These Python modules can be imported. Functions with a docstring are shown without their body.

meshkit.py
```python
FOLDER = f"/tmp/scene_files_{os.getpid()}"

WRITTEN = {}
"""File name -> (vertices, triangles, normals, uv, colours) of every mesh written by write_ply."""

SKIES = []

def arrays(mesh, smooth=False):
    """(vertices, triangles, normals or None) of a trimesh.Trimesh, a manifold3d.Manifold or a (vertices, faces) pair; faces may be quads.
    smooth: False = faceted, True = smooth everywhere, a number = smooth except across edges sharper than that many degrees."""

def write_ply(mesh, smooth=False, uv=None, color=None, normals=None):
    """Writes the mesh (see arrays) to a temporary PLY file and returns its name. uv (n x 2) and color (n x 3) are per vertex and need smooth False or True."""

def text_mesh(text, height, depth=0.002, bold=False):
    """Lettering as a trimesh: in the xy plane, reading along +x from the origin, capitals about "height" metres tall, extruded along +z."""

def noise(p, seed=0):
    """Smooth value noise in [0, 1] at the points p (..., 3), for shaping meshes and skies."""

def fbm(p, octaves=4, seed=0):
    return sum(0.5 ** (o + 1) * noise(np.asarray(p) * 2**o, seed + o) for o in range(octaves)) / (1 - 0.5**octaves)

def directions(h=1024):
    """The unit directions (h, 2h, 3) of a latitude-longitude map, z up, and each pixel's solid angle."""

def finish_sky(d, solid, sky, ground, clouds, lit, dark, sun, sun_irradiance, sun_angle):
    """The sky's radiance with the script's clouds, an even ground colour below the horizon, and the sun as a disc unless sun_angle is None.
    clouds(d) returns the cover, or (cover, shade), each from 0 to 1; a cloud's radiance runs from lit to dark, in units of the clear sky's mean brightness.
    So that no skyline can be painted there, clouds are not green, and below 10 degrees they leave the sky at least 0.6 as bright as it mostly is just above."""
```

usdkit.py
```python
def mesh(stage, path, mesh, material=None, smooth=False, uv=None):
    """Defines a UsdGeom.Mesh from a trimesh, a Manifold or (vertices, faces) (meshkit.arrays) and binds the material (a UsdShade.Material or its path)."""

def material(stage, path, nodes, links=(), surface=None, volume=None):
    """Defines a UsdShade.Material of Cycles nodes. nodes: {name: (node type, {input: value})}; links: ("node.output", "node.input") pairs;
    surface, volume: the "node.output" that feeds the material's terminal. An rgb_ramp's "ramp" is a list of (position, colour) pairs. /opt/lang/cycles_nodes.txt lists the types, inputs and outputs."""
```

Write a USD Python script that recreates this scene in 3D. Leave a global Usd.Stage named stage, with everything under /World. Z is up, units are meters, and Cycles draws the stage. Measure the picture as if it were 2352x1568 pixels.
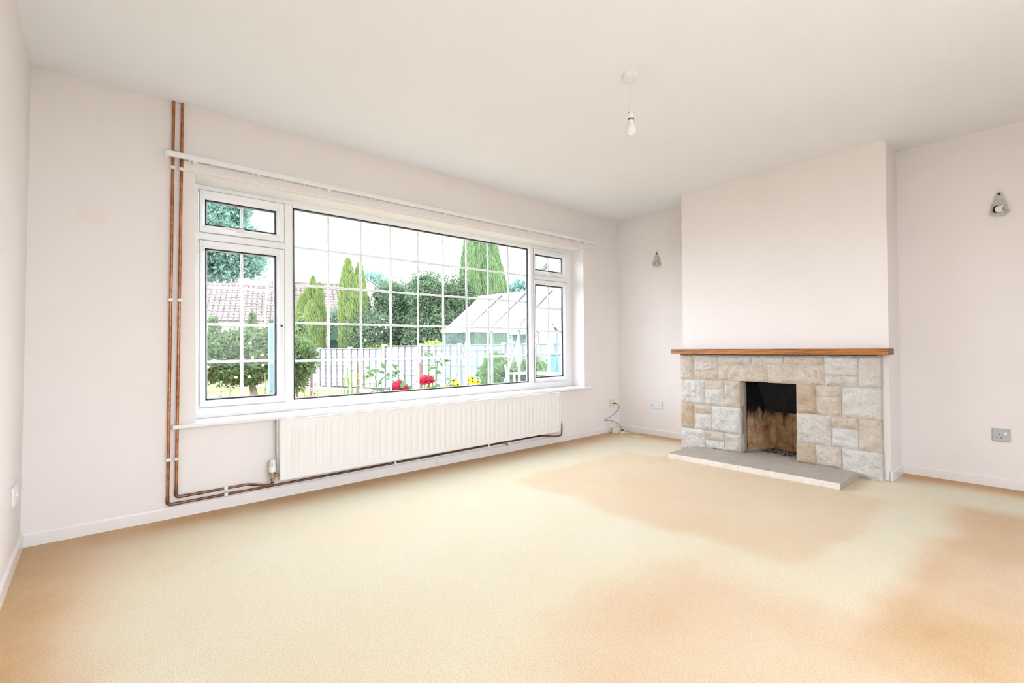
import math, random
import numpy as np
import trimesh, manifold3d
import usdkit, meshkit
from pxr import Usd, UsdGeom, UsdLux, UsdShade, Gf, Sdf, Vt

stage = Usd.Stage.CreateInMemory()
UsdGeom.SetStageUpAxis(stage, UsdGeom.Tokens.z)
UsdGeom.SetStageMetersPerUnit(stage, 1.0)
UsdGeom.Xform.Define(stage, '/World')

# ---------------------------------------------------------------- camera, sky, sun, exposure
EXPOSURE = 1.40
SKY = 1.0
SUN = 0.9
CAM = np.array([0.2793, -3.3728, 0.9608])
YAW, PITCH, ROLL = 0.8564, 0.0118, -0.0091
fw = np.array([math.cos(PITCH) * math.cos(YAW), math.cos(PITCH) * math.sin(YAW), math.sin(PITCH)])
rt = np.cross(fw, [0, 0, 1.0]); rt /= np.linalg.norm(rt)
up = np.cross(rt, fw)
rt, up = math.cos(ROLL) * rt + math.sin(ROLL) * up, -math.sin(ROLL) * rt + math.cos(ROLL) * up
cam = UsdGeom.Camera.Define(stage, '/World/camera')
M4 = np.eye(4); M4[0, :3], M4[1, :3], M4[2, :3], M4[3, :3] = rt, up, -fw, CAM
cam.AddTransformOp().Set(Gf.Matrix4d(*M4.ravel().tolist()))
cam.CreateHorizontalApertureAttr(36.0)
cam.CreateFocalLengthAttr(36.0 * 1103.5 / 2352)
cam.CreateClippingRangeAttr(Gf.Vec2f(0.05, 500))
cam.CreateExposureAttr(EXPOSURE)

dome = UsdLux.DomeLight.Define(stage, '/World/sky')
dome.CreateIntensityAttr(SKY)
dome.CreateColorAttr(Gf.Vec3f(0.91, 0.97, 1.10))
sun = UsdLux.DistantLight.Define(stage, '/World/sun')
sun.CreateAngleAttr(9.0)
sun.CreateIntensityAttr(SUN)
sun.CreateColorAttr(Gf.Vec3f(1.0, 0.95, 0.86))
def aim_from(d):
    """Rows of a matrix whose +z axis points to the sun."""
    z = np.array(d, float); z /= np.linalg.norm(z)
    x = np.cross([0, 0, 1.0], z); x /= np.linalg.norm(x); y = np.cross(z, x)
    m = np.eye(4); m[0, :3], m[1, :3], m[2, :3] = x, y, z
    return Gf.Matrix4d(*m.ravel().tolist())
sun.AddTransformOp().Set(aim_from((-0.8, 0.14, 0.60)))

# ---------------------------------------------------------------- naming and tagging
_used = {}
def numbered(parent, name):
    k = _used.get((parent, name), 0); _used[(parent, name)] = k + 1
    return f'{parent}/{name}' if k == 0 else f'{parent}/{name}_{k:03d}'
def path_of(p): return '/World' if p is None else (p if isinstance(p, str) else str(p.GetPath()))
def data(prim, **kw):
    for k, v in kw.items():
        if v: prim.SetCustomDataByKey(k, v)
    return prim
def thing(name, label, cat, loc=(0, 0, 0), rotz=0.0, group=None):
    x = UsdGeom.Xform.Define(stage, numbered('/World', name))
    x.AddTranslateOp().Set(Gf.Vec3d(*map(float, loc)))
    if rotz: x.AddRotateZOp().Set(math.degrees(rotz))
    return data(x.GetPrim(), label=label, category=cat, group=group)
def obj(name, mesh, mat, parent=None, smooth=False, label=None, cat=None, group=None, kind=None):
    if isinstance(mesh, MB): mesh = mesh.mesh()
    m = usdkit.mesh(stage, numbered(path_of(parent), name), mesh, mat, smooth=smooth)
    return data(m.GetPrim(), label=label, category=cat, group=group, kind=kind)
def struct(name, mesh, mat, parent=None, label=None, smooth=False):
    return obj(name, mesh, mat, parent, smooth=smooth, label=label, kind='structure' if parent is None else None)
def sthing(name, label):
    x = UsdGeom.Xform.Define(stage, numbered('/World', name))
    return data(x.GetPrim(), label=label, kind='structure')

# ---------------------------------------------------------------- mesh helpers
class MB:
    def __init__(s): s.v, s.f, s.n = [], [], 0
    def add(s, v, f):
        v = np.asarray(v, float); f = np.asarray(f, int)
        if f.shape[1] == 4: f = np.vstack([f[:, [0, 1, 2]], f[:, [0, 2, 3]]])
        s.v.append(v); s.f.append(f + s.n); s.n += len(v); return s
    def box(s, x0, x1, y0, y1, z0, z1):
        v = [(x, y, z) for x in (x0, x1) for y in (y0, y1) for z in (z0, z1)]
        return s.add(v, [(0, 1, 3, 2), (4, 6, 7, 5), (0, 4, 5, 1), (2, 3, 7, 6), (0, 2, 6, 4), (1, 5, 7, 3)])
    def cbox(s, x0, x1, y0, y1, z0, z1, c=0.003):
        c = min(c, (x1 - x0) * .45, (y1 - y0) * .45, (z1 - z0) * .45)
        pts = []
        for i, x in enumerate((x0, x1)):
            for j, y in enumerate((y0, y1)):
                for k, z in enumerate((z0, z1)):
                    sx, sy, sz = (c, -c)[i], (c, -c)[j], (c, -c)[k]
                    pts += [(x, y + sy, z + sz), (x + sx, y, z + sz), (x + sx, y + sy, z)]
        return s.hull(pts)
    def hull(s, pts):
        m = manifold3d.Manifold.hull_points(np.asarray(pts, float).tolist()).to_mesh()
        return s.add(m.vert_properties[:, :3], m.tri_verts)
    def tm(s, m, mat=None):
        v, f, _ = meshkit.arrays(m)
        if mat is not None: v = v @ np.asarray(mat)[:3, :3].T + np.asarray(mat)[:3, 3]
        return s.add(v, f)
    def lathe(s, prof, n=24, at=(0, 0, 0), axis=(0, 0, 1)):
        """prof: (radius, height) pairs from bottom to top, turned about AXIS through AT."""
        a = np.asarray(axis, float); a /= np.linalg.norm(a)
        u = np.cross(a, (0, 0, 1.0) if abs(a[2]) < .9 else (1.0, 0, 0)); u /= np.linalg.norm(u); w = np.cross(a, u)
        t = np.arange(n) * 2 * np.pi / n
        ring = np.cos(t)[:, None] * u + np.sin(t)[:, None] * w
        v = np.vstack([np.asarray(at) + r * ring + h * a for r, h in prof])
        f = []
        for i in range(len(prof) - 1):
            for j in range(n):
                k = (j + 1) % n
                f.append((i * n + j, i * n + k, (i + 1) * n + k, (i + 1) * n + j))
        s.add(v, f)
        for i, (r, h), flip in ((0, prof[0], True), (len(prof) - 1, prof[-1], False)):
            if r > 1e-6:
                c = np.vstack([np.asarray(at) + h * a, v[i * n:(i + 1) * n]])
                ff = [(0, 1 + j, 1 + (j + 1) % n) for j in range(n)]
                s.add(c, [t[::-1] for t in ff] if flip else ff)
        return s
    def tube(s, pts, r, n=10, caps=True):
        p = np.asarray(pts, float); r = np.broadcast_to(np.asarray(r, float), (len(p),))
        t = np.gradient(p, axis=0); t /= np.linalg.norm(t, axis=1, keepdims=True) + 1e-12
        u = np.cross(t[0], (0, 0, 1.0) if abs(t[0][2]) < .9 else (1.0, 0, 0)); u /= np.linalg.norm(u)
        V = []
        ang = np.arange(n) * 2 * np.pi / n
        for i in range(len(p)):
            u = u - t[i] * (u @ t[i]); u /= np.linalg.norm(u) + 1e-12
            w = np.cross(t[i], u)
            V.append(p[i] + r[i] * (np.cos(ang)[:, None] * u + np.sin(ang)[:, None] * w))
        f = [(i * n + j, i * n + (j + 1) % n, (i + 1) * n + (j + 1) % n, (i + 1) * n + j) for i in range(len(p) - 1) for j in range(n)]
        s.add(np.vstack(V), f)
        if caps:
            for i, flip in ((0, True), (len(p) - 1, False)):
                c = np.vstack([p[i], V[i]]); ff = [(0, 1 + j, 1 + (j + 1) % n) for j in range(n)]
                s.add(c, [q[::-1] for q in ff] if flip else ff)
        return s
    def mesh(s):
        return trimesh.Trimesh(np.vstack(s.v), np.vstack(s.f), process=False)
def spline(pts, k=8):
    """Catmull-Rom through the points."""
    p = np.asarray(pts, float); p = np.vstack([2 * p[0] - p[1], p, 2 * p[-1] - p[-2]])
    out = []
    for i in range(1, len(p) - 2):
        for t in np.arange(k) / k:
            a, b, c, d = p[i - 1:i + 3]
            out.append(.5 * (2 * b + (c - a) * t + (2 * a - 5 * b + 4 * c - d) * t * t + (3 * b - a - 3 * c + d) * t ** 3))
    return np.vstack(out + [p[-2]])
def bend(pts, rad, k=6):
    """A polyline with its corners rounded."""
    p = np.asarray(pts, float); out = [p[0]]
    for i in range(1, len(p) - 1):
        a, b = p[i - 1] - p[i], p[i + 1] - p[i]
        la, lb = np.linalg.norm(a), np.linalg.norm(b); r = min(rad, la * .45, lb * .45)
        s, e = p[i] + a / la * r, p[i] + b / lb * r
        for t in np.linspace(0, 1, k):
            out.append((1 - t) ** 2 * s + 2 * t * (1 - t) * p[i] + t * t * e)
    return np.vstack(out + [p[-1]])

# ---------------------------------------------------------------- materials
L = '/World/Looks'
UsdGeom.Scope.Define(stage, L)
def lin(c):
    """sRGB 0-255 to linear."""
    c = np.asarray(c, float) / 255
    return tuple(np.where(c < .04045, c / 12.92, ((c + .055) / 1.055) ** 2.4))
def plain(name, col, rough=.5, metal=0., spec=.5, scale=40., var=.04, bump=0., bscale=200., **kw):
    """A principled material whose colour wanders a little with noise."""
    a = tuple(max(0, c * (1 - var)) for c in col); b = tuple(min(1, c * (1 + var)) for c in col)
    nodes = {'tc': ('texture_coordinate', {}), 'n': ('noise_texture', {'scale': scale, 'detail': 3.0}), 'r': ('rgb_ramp', {'ramp': [(.3, a), (.7, b)]}),
             'p': ('principled_bsdf', dict(roughness=rough, metallic=metal, specular_ior_level=spec, **kw))}
    links = [('tc.object', 'n.vector'), ('n.fac', 'r.fac'), ('r.color', 'p.base_color')]
    if bump:
        nodes['bn'] = ('noise_texture', {'scale': bscale, 'detail': 3.0}); nodes['b'] = ('bump', {'strength': bump, 'distance': .002})
        links += [('tc.object', 'bn.vector'), ('bn.fac', 'b.height'), ('b.normal', 'p.normal')]
    return usdkit.material(stage, f'{L}/{name}', nodes, links, surface='p.BSDF')
WALLC = (.87, .815, .79)
MW = plain('wall_paint', WALLC, rough=.75, scale=1.3, var=.012, bump=.12, bscale=90, spec=.25)
# the window wall has one yellowish stain beside the pipes
MWS = usdkit.material(stage, f'{L}/wall_paint_stained', {
    'g': ('geometry', {}), 'n': ('noise_texture', {'scale': 1.3, 'detail': 3.0}), 'r': ('rgb_ramp', {'ramp': [(.3, tuple(c * .99 for c in WALLC)), (.7, tuple(c * 1.01 for c in WALLC))]}),
    'm': ('mapping', {'location': (-.258, 0, -1.68), 'scale': (1, 1, 1)}), 'w': ('noise_texture', {'scale': 22., 'detail': 2.}),
    'x': ('separate_xyz', {}), 'ax': ('math', {'math_type': 'absolute'}), 'az': ('math', {'math_type': 'absolute'}),
    'mx': ('math', {'math_type': 'multiply', 'value2': 1 / .062}), 'mz': ('math', {'math_type': 'multiply', 'value2': 1 / .045}),
    'mm': ('math', {'math_type': 'maximum'}), 'ad': ('math', {'math_type': 'add'}), 'sc': ('math', {'math_type': 'multiply', 'value2': .7}),
    'mr': ('map_range', {'from_min': 1.25, 'from_max': 1.45, 'to_min': .28, 'to_max': 0., 'clamp': True}),
    'mix': ('mix_color', {'b': (.84, .73, .58)}),
    'bn': ('noise_texture', {'scale': 90., 'detail': 3.}), 'b': ('bump', {'strength': .12, 'distance': .002}),
    'p': ('principled_bsdf', {'roughness': .75, 'specular_ior_level': .25})},
    [('g.position', 'n.vector'), ('n.fac', 'r.fac'), ('g.position', 'm.vector'), ('m.vector', 'x.vector'), ('x.x', 'ax.value1'), ('x.z', 'az.value1'), ('ax.value', 'mx.value1'), ('az.value', 'mz.value1'),
     ('mx.value', 'mm.value1'), ('mz.value', 'mm.value2'), ('g.position', 'w.vector'), ('w.fac', 'sc.value1'), ('mm.value', 'ad.value1'), ('sc.value', 'ad.value2'), ('ad.value', 'mr.value'),
     ('mr.result', 'mix.fac'), ('r.color', 'mix.a'), ('mix.result', 'p.base_color'), ('g.position', 'bn.vector'), ('bn.fac', 'b.height'), ('b.normal', 'p.normal')], surface='p.BSDF')
MCEIL = plain('ceiling_paint', (.90, .905, .925), rough=.85, scale=1.1, var=.012, bump=.1, bscale=60, spec=.2)
MREV = plain('reveal_paint', (.87, .84, .81), rough=.5, scale=2., var=.01)
MGLOSS = plain('gloss_white_paint', (.86, .83, .81), rough=.28, scale=8., var=.015)
MUPVC = plain('upvc', (.925, .925, .935), rough=.3, scale=5., var=.006)
MRAD = plain('radiator_enamel', (.87, .84, .81), rough=.32, scale=6., var=.008)
MGASK = plain('black_gasket', (.02, .022, .024), rough=.6)
MSPACE = plain('spacer_bar', (.45, .47, .5), rough=.4, metal=.6)
MBAR = plain('glazing_bar_white', (.88, .90, .92), rough=.4, var=.005)
MCOPPER = plain('copper', (.42, .175, .08), rough=.36, metal=.85, scale=30., var=.35, spec=.5)
MCOPPERD = plain('dull_copper', (.20, .105, .062), rough=.45, metal=.75, scale=24., var=.4)
MBRASS = plain('tarnished_brass', (.42, .33, .2), rough=.45, metal=.8, scale=60., var=.3)
MCLIP = plain('white_plastic', (.86, .85, .84), rough=.4, var=.01)
MCREAM = plain('cream_plastic', (.80, .70, .55), rough=.45, var=.02)
MSOCK = plain('socket_plastic', (.80, .82, .86), rough=.35, var=.01)
MGREY = plain('grey_socket_plate', (.50, .51, .53), rough=.3, metal=.3, var=.02)
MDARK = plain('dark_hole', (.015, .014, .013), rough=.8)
MSTEEL = plain('brushed_bracket', (.55, .51, .45), rough=.45, metal=.35, scale=50., var=.15)
MBULB = plain('opal_bulb', (.88, .88, .88), rough=.18, var=.005, coat_weight=.3)
MCABLE = plain('grey_brown_cable', (.30, .21, .14), rough=.5)
MCORD = plain('white_flex', (.84, .83, .78), rough=.5, var=.01)
MTEAL = plain('dark_metal', (.05, .05, .055), rough=.4, metal=.6)
def stone_mat(name, base, tan, amount, relief=.030):
    return usdkit.material(stage, f'{L}/{name}', {
        'g': ('geometry', {}), 'n': ('noise_texture', {'scale': 9., 'detail': 5., 'roughness': .65}), 'r': ('rgb_ramp', {'ramp': [(.38, base), (.62 + .3 * (1 - amount), tan)]}),
        'n2': ('noise_texture', {'scale': 48., 'detail': 5., 'roughness': .65}), 'r2': ('rgb_ramp', {'ramp': [(.28, (.55, .48, .40)), (.44, (1, 1, 1))]}),  # dark noise multiplied in as shade in the crevices
        'mx': ('mix_color', {'blend_type': 'multiply', 'fac': .7}), 'bn': ('noise_texture', {'scale': 26., 'detail': 6., 'roughness': .62, 'distortion': .25}), 'b': ('bump', {'strength': 1., 'distance': relief}),
        'p': ('principled_bsdf', {'roughness': .9, 'specular_ior_level': .2})},
        [('g.position', 'n.vector'), ('n.fac', 'r.fac'), ('g.position', 'n2.vector'), ('n2.fac', 'r2.fac'), ('r.color', 'mx.a'), ('r2.color', 'mx.b'), ('mx.result', 'p.base_color'),
         ('g.position', 'bn.vector'), ('bn.fac', 'b.height'), ('b.normal', 'p.normal')], surface='p.BSDF')
MST = [stone_mat('stone_grey', (.74, .70, .645), (.64, .565, .47), .35), stone_mat('stone_cream', (.72, .645, .555), (.62, .51, .39), .5),
       stone_mat('stone_buff', (.65, .53, .40), (.55, .41, .28), .7), stone_mat('stone_pale', (.76, .74, .705), (.68, .61, .53), .2)]
MMORT = plain('mortar', (.52, .45, .37), rough=.95, scale=30., var=.12, bump=.4)
MHEARTH = stone_mat('hearth_slab', (.50, .455, .40), (.43, .38, .32), .6, .006)
MHEARTHF = stone_mat('hearth_edge', (.82, .77, .69), (.70, .62, .52), .3, .006)  # lighter colour than the slab top
MJAMB = stone_mat('stone_jamb', (.46, .37, .30), (.33, .25, .19), .7)
# fire brick with soot: the black lies where the smoke went, above a ragged line
MFIRE = usdkit.material(stage, f'{L}/sooty_firebrick', {
    'g': ('geometry', {}), 'x': ('separate_xyz', {}), 'n': ('noise_texture', {'scale': 14., 'detail': 5., 'roughness': .65}),
    'r': ('rgb_ramp', {'ramp': [(.28, (.10, .06, .04)), (.42, (.36, .20, .10)), (.58, (.47, .31, .18)), (.75, (.56, .42, .27))]}),
    'm': ('mapping', {'scale': (11., 11., 2.6)}), 'sn': ('noise_texture', {'scale': 2.2, 'detail': 4.}), 'ma': ('math', {'math_type': 'multiply_add', 'value2': .46, 'value3': -.21}),
    'ad': ('math', {'math_type': 'add'}), 'mr': ('map_range', {'from_min': .30, 'from_max': .44, 'to_min': 0., 'to_max': 1., 'clamp': True}),
    'mix': ('mix_color', {'b': (.006, .006, .008)}), 'bn': ('noise_texture', {'scale': 60., 'detail': 4.}), 'b': ('bump', {'strength': .5, 'distance': .005}),
    'p': ('principled_bsdf', {'roughness': .95, 'specular_ior_level': .15})},
    [('g.position', 'n.vector'), ('n.fac', 'r.fac'), ('g.position', 'x.vector'), ('g.position', 'm.vector'), ('m.vector', 'sn.vector'), ('sn.fac', 'ma.value1'), ('x.z', 'ad.value1'), ('ma.value', 'ad.value2'),
     ('ad.value', 'mr.value'), ('mr.result', 'mix.fac'), ('r.color', 'mix.a'), ('mix.result', 'p.base_color'), ('g.position', 'bn.vector'), ('bn.fac', 'b.height'), ('b.normal', 'p.normal')], surface='p.BSDF')
MSOOT = plain('soot', (.012, .012, .015), rough=.95, scale=20., var=.4, bump=.3)
MASH = plain('ash', (.10, .085, .07), rough=1., scale=40., var=.5)
def wood(name, c1, c2, c3, axis, scale=1.):
    sc = {'x': (1.2, 22, 22), 'y': (22, 1.2, 22), 'z': (22, 22, 1.2)}[axis]
    return usdkit.material(stage, f'{L}/{name}', {
        'g': ('geometry', {}), 'm': ('mapping', {'scale': tuple(s * scale for s in sc)}), 'n': ('noise_texture', {'scale': 2.4, 'detail': 5., 'roughness': .6, 'distortion': .6}),
        'r': ('rgb_ramp', {'ramp': [(.3, c1), (.5, c2), (.68, c3)]}), 'b': ('bump', {'strength': .25, 'distance': .002}), 'p': ('principled_bsdf', {'roughness': .42, 'specular_ior_level': .4})},
        [('g.position', 'm.vector'), ('m.vector', 'n.vector'), ('n.fac', 'r.fac'), ('r.color', 'p.base_color'), ('n.fac', 'b.height'), ('b.normal', 'p.normal')], surface='p.BSDF')
MMANT = wood('mantel_wood', (.15, .05, .015), (.42, .165, .045), (.55, .25, .085), 'y')
MENDG = wood('mantel_end_grain', (.05, .03, .022), (.12, .075, .05), (.2, .13, .09), 'x', 3.)
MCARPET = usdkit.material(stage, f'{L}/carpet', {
    'g': ('geometry', {}), 'a': ('attribute', {'attribute': 'fade_falloff'}), 'n': ('noise_texture', {'scale': 5., 'detail': 4., 'roughness': .6}),
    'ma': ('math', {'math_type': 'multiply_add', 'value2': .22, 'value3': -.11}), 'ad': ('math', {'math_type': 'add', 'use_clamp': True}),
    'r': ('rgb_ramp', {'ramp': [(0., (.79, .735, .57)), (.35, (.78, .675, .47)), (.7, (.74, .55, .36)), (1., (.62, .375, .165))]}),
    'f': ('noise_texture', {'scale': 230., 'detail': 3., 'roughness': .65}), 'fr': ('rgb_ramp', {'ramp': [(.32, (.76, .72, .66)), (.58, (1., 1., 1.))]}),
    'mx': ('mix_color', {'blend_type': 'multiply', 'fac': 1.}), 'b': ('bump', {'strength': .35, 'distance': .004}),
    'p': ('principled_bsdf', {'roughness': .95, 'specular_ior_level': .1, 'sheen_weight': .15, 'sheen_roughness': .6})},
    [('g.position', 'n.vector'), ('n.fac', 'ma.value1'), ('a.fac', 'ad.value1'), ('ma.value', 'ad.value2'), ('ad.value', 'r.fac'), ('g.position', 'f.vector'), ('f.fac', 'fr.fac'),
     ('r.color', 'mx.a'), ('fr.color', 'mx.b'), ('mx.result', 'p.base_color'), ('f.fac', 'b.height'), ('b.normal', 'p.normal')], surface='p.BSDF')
def glass(name, tint=(.985, .995, .99)):
    return usdkit.material(stage, f'{L}/{name}', {'t': ('transparent_bsdf', {'color': tint}), 'gl': ('glossy_bsdf', {'color': (1, 1, 1), 'roughness': .02}), 'lw': ('layer_weight', {'blend': .5}),
                           'pw': ('math', {'math_type': 'power', 'value2': 5.}), 'ma': ('math', {'math_type': 'multiply_add', 'value2': .6, 'value3': .009}), 'm': ('mix_closure', {})},
                           [('lw.facing', 'pw.value1'), ('pw.value', 'ma.value1'), ('ma.value', 'm.fac'), ('t.BSDF', 'm.closure1'), ('gl.BSDF', 'm.closure2')], surface='m.closure')
MGLASS = glass('window_glass')
def hazed(name, col, amount):
    """Glass with a share of plain diffuse colour mixed in."""
    return usdkit.material(stage, f'{L}/{name}', {'g': ('geometry', {}), 'n': ('noise_texture', {'scale': 3., 'detail': 4.}), 'r': ('map_range', {'from_min': .3, 'from_max': .7, 'to_min': amount * .85, 'to_max': min(1., amount * 1.15), 'clamp': True}),
        't': ('transparent_bsdf', {'color': (.93, .97, .965)}), 'd': ('diffuse_bsdf', {'color': col}), 'tl': ('translucent_bsdf', {'color': col}), 'a': ('mix_closure', {'fac': .45}), 'm': ('mix_closure', {})},
        [('g.position', 'n.vector'), ('n.fac', 'r.value'), ('r.result', 'm.fac'), ('d.BSDF', 'a.closure1'), ('tl.BSDF', 'a.closure2'), ('t.BSDF', 'm.closure1'), ('a.closure', 'm.closure2')], surface='m.closure')
MGHG = hazed('hazed_greenhouse_glass', (.40, .50, .52), .12)  # pale teal diffuse share painted in for hazy reflections
MGHR = hazed('white_roof_glass', (.82, .84, .84), .86)  # mostly white diffuse, little seen through
def leafmat(name, c1, c2, trans=.35):
    return usdkit.material(stage, f'{L}/{name}', {
        'g': ('geometry', {}), 'r': ('rgb_ramp', {'ramp': [(0., c1), (1., c2)]}), 'p': ('principled_bsdf', {'roughness': .6, 'specular_ior_level': .3}), 't': ('translucent_bsdf', {}), 'm': ('mix_closure', {'fac': trans})},
        [('g.random_per_island', 'r.fac'), ('r.color', 'p.base_color'), ('r.color', 't.color'), ('p.BSDF', 'm.closure1'), ('t.BSDF', 'm.closure2')], surface='m.closure')

# ---------------------------------------------------------------- the room
XR, XC, YC1, YC2, HT, YB = 4.828, 4.495, -0.991, -2.556, 2.4, -4.7
WX0, WX1, WZ0, WZ1, WD, WT = .724, 4.228, .532, 2.004, .18, .30
# floor: a fine grid that carries the carpet fading plus some painted light falloff
gx, gy = np.linspace(0, XR, 161), np.linspace(YB, 0, 157)
X, Y = np.meshgrid(gx, gy)
def sm(e0, e1, x):
    t = np.clip((x - e0) / (e1 - e0), 0, 1); return t * t * (3 - 2 * t)
P3 = np.stack([X, Y, 0 * X], -1)
nz = meshkit.fbm(P3 * 2.2 + 7, 4, 3) - .5
wob = (meshkit.fbm(P3 * 3.1 + 31, 3, 5) - .5)
Xw, Yw = X + .16 * wob, Y + .16 * (meshkit.fbm(P3 * 3.1 + 77, 3, 9) - .5)
fade_falloff = np.full_like(X, .14) + .25 * nz
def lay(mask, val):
    global fade_falloff
    fade_falloff = fade_falloff * (1 - mask) + val * mask
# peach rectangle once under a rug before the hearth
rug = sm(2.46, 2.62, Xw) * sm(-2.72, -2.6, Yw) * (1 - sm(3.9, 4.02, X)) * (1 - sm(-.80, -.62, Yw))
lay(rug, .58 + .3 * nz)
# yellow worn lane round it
# peach field right of the lane and towards the camera, with light falloff painted in
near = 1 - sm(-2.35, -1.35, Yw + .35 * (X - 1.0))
lay(near * (1 - sm(2.2, 3.0, X)) * .9, .40 + .35 * nz)  # near carpet toned deeper to carry the light falling off
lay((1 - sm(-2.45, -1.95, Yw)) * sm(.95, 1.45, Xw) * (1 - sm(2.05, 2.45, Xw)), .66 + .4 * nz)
lay((1 - sm(-3.02, -2.82, Yw)) * sm(1.9, 2.3, Xw) * (1 - sm(4.05, 4.3, Xw)), .80 + .5 * nz)  # peach deepened further for the dimmer light on this side
# unfaded strips along the walls
edge = np.minimum(np.minimum(X, -Y), np.where(Y < YC2, XR - X, 9.) )
edge = np.minimum(edge, np.where((Y > YC1), XR - X, 9.))
lay(1 - sm(.06, .42, edge + .10 * wob), 1.)
lay((1 - sm(.1, .9, X)) * sm(-1.3, -.2, Y) * .7, .85)
lay((1 - sm(.02, .10, np.hypot(np.maximum(np.abs(X - 4.2) - .2, 0), np.maximum(np.abs(Y + 1.75) - .64, 0)))) * .6, .85)
fade_falloff = np.clip(fade_falloff, 0, 1)
ii = np.arange(len(gx) * len(gy)).reshape(len(gy), len(gx))
ff = np.stack([ii[:-1, :-1], ii[:-1, 1:], ii[1:, 1:], ii[1:, :-1]], -1).reshape(-1, 4)
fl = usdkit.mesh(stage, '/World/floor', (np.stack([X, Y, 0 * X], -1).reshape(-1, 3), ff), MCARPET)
UsdGeom.PrimvarsAPI(fl).CreatePrimvar('fade_falloff', Sdf.ValueTypeNames.FloatArray, 'vertex').Set(Vt.FloatArray.FromNumpy(fade_falloff.ravel().astype(np.float32)))
data(fl.GetPrim(), kind='structure', label='worn beige and peach fitted carpet with unfaded edges and light falloff toned in')
struct('floor_slab', MB().box(-.3, XR + .3, YB - .2, WT, -.28, -.004), MMORT, label='solid floor under the carpet')
LT = .036  # the left wall leans in by this much at the ceiling
c = MB()
c.add([(-.3, YB - .2, HT), (XR + .4, YB - .2, HT), (XR + .4, WT, HT), (LT + .9, WT, HT), (-.3, WT, HT - .009), (LT, 0, HT - .009),
       (-.3, YB - .2, HT + .2), (XR + .4, YB - .2, HT + .2), (XR + .4, WT, HT + .2), (-.3, WT, HT + .2)],
      [(0, 5, 3), (0, 3, 2), (0, 2, 1), (0, 4, 5), (4, 3, 5), (6, 7, 8), (6, 8, 9)])
struct('ceiling', c, MCEIL, label='plain off-white plastered ceiling')
w = MB()
H2 = HT + .1
w.box(-.3, WX0, 0, WT, -.3, H2).box(WX1, XR + .3, 0, WT, -.3, H2).box(WX0, WX1, 0, WT, WZ1, H2).box(WX0, WX1, 0, WT, -.3, WZ0)
struct('wall_window', w, MWS, label='pale pink window wall with one yellowed stain')
rv = MB().box(WX0 - .0005, WX0 + .004, .001, WD + .02, WZ0, WZ1 + .003).box(WX1 - .004, WX1 + .0005, .001, WD + .02, WZ0, WZ1 + .003).box(WX0, WX1, .001, WD + .02, WZ1 - .004, WZ1 + .003)
struct('trim_1', rv, MREV, label='white painted window reveal')
LEFTV = [(0, WT, -.05), (0, YB, -.05), (LT, YB, H2), (LT, WT, H2), (-.3, WT, -.05), (-.3, YB, -.05), (-.3, YB, H2), (-.3, WT, H2)]
struct('wall_left', MB().hull(LEFTV), MW, label='plain pale wall at the left edge')
struct('wall_right', MB().box(XR, XR + .3, YB - .2, WT, -.05, H2), MW, label='plain pink wall behind the chimney breast')
BX0, BX1, BZ = .20, 2.62, 2.18   # garden doors added behind the camera as a fill light
struct('wall_back', MB().box(-.3, BX0, YB - .2, YB, -.05, H2).box(BX1, XR + .3, YB - .2, YB, -.05, H2).box(BX0, BX1, YB - .2, YB, BZ, H2), MW, label='wall behind the camera around the added garden doors')
b = MB()
OY0, OY1, OZ = -1.546, -1.981, .650
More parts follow.
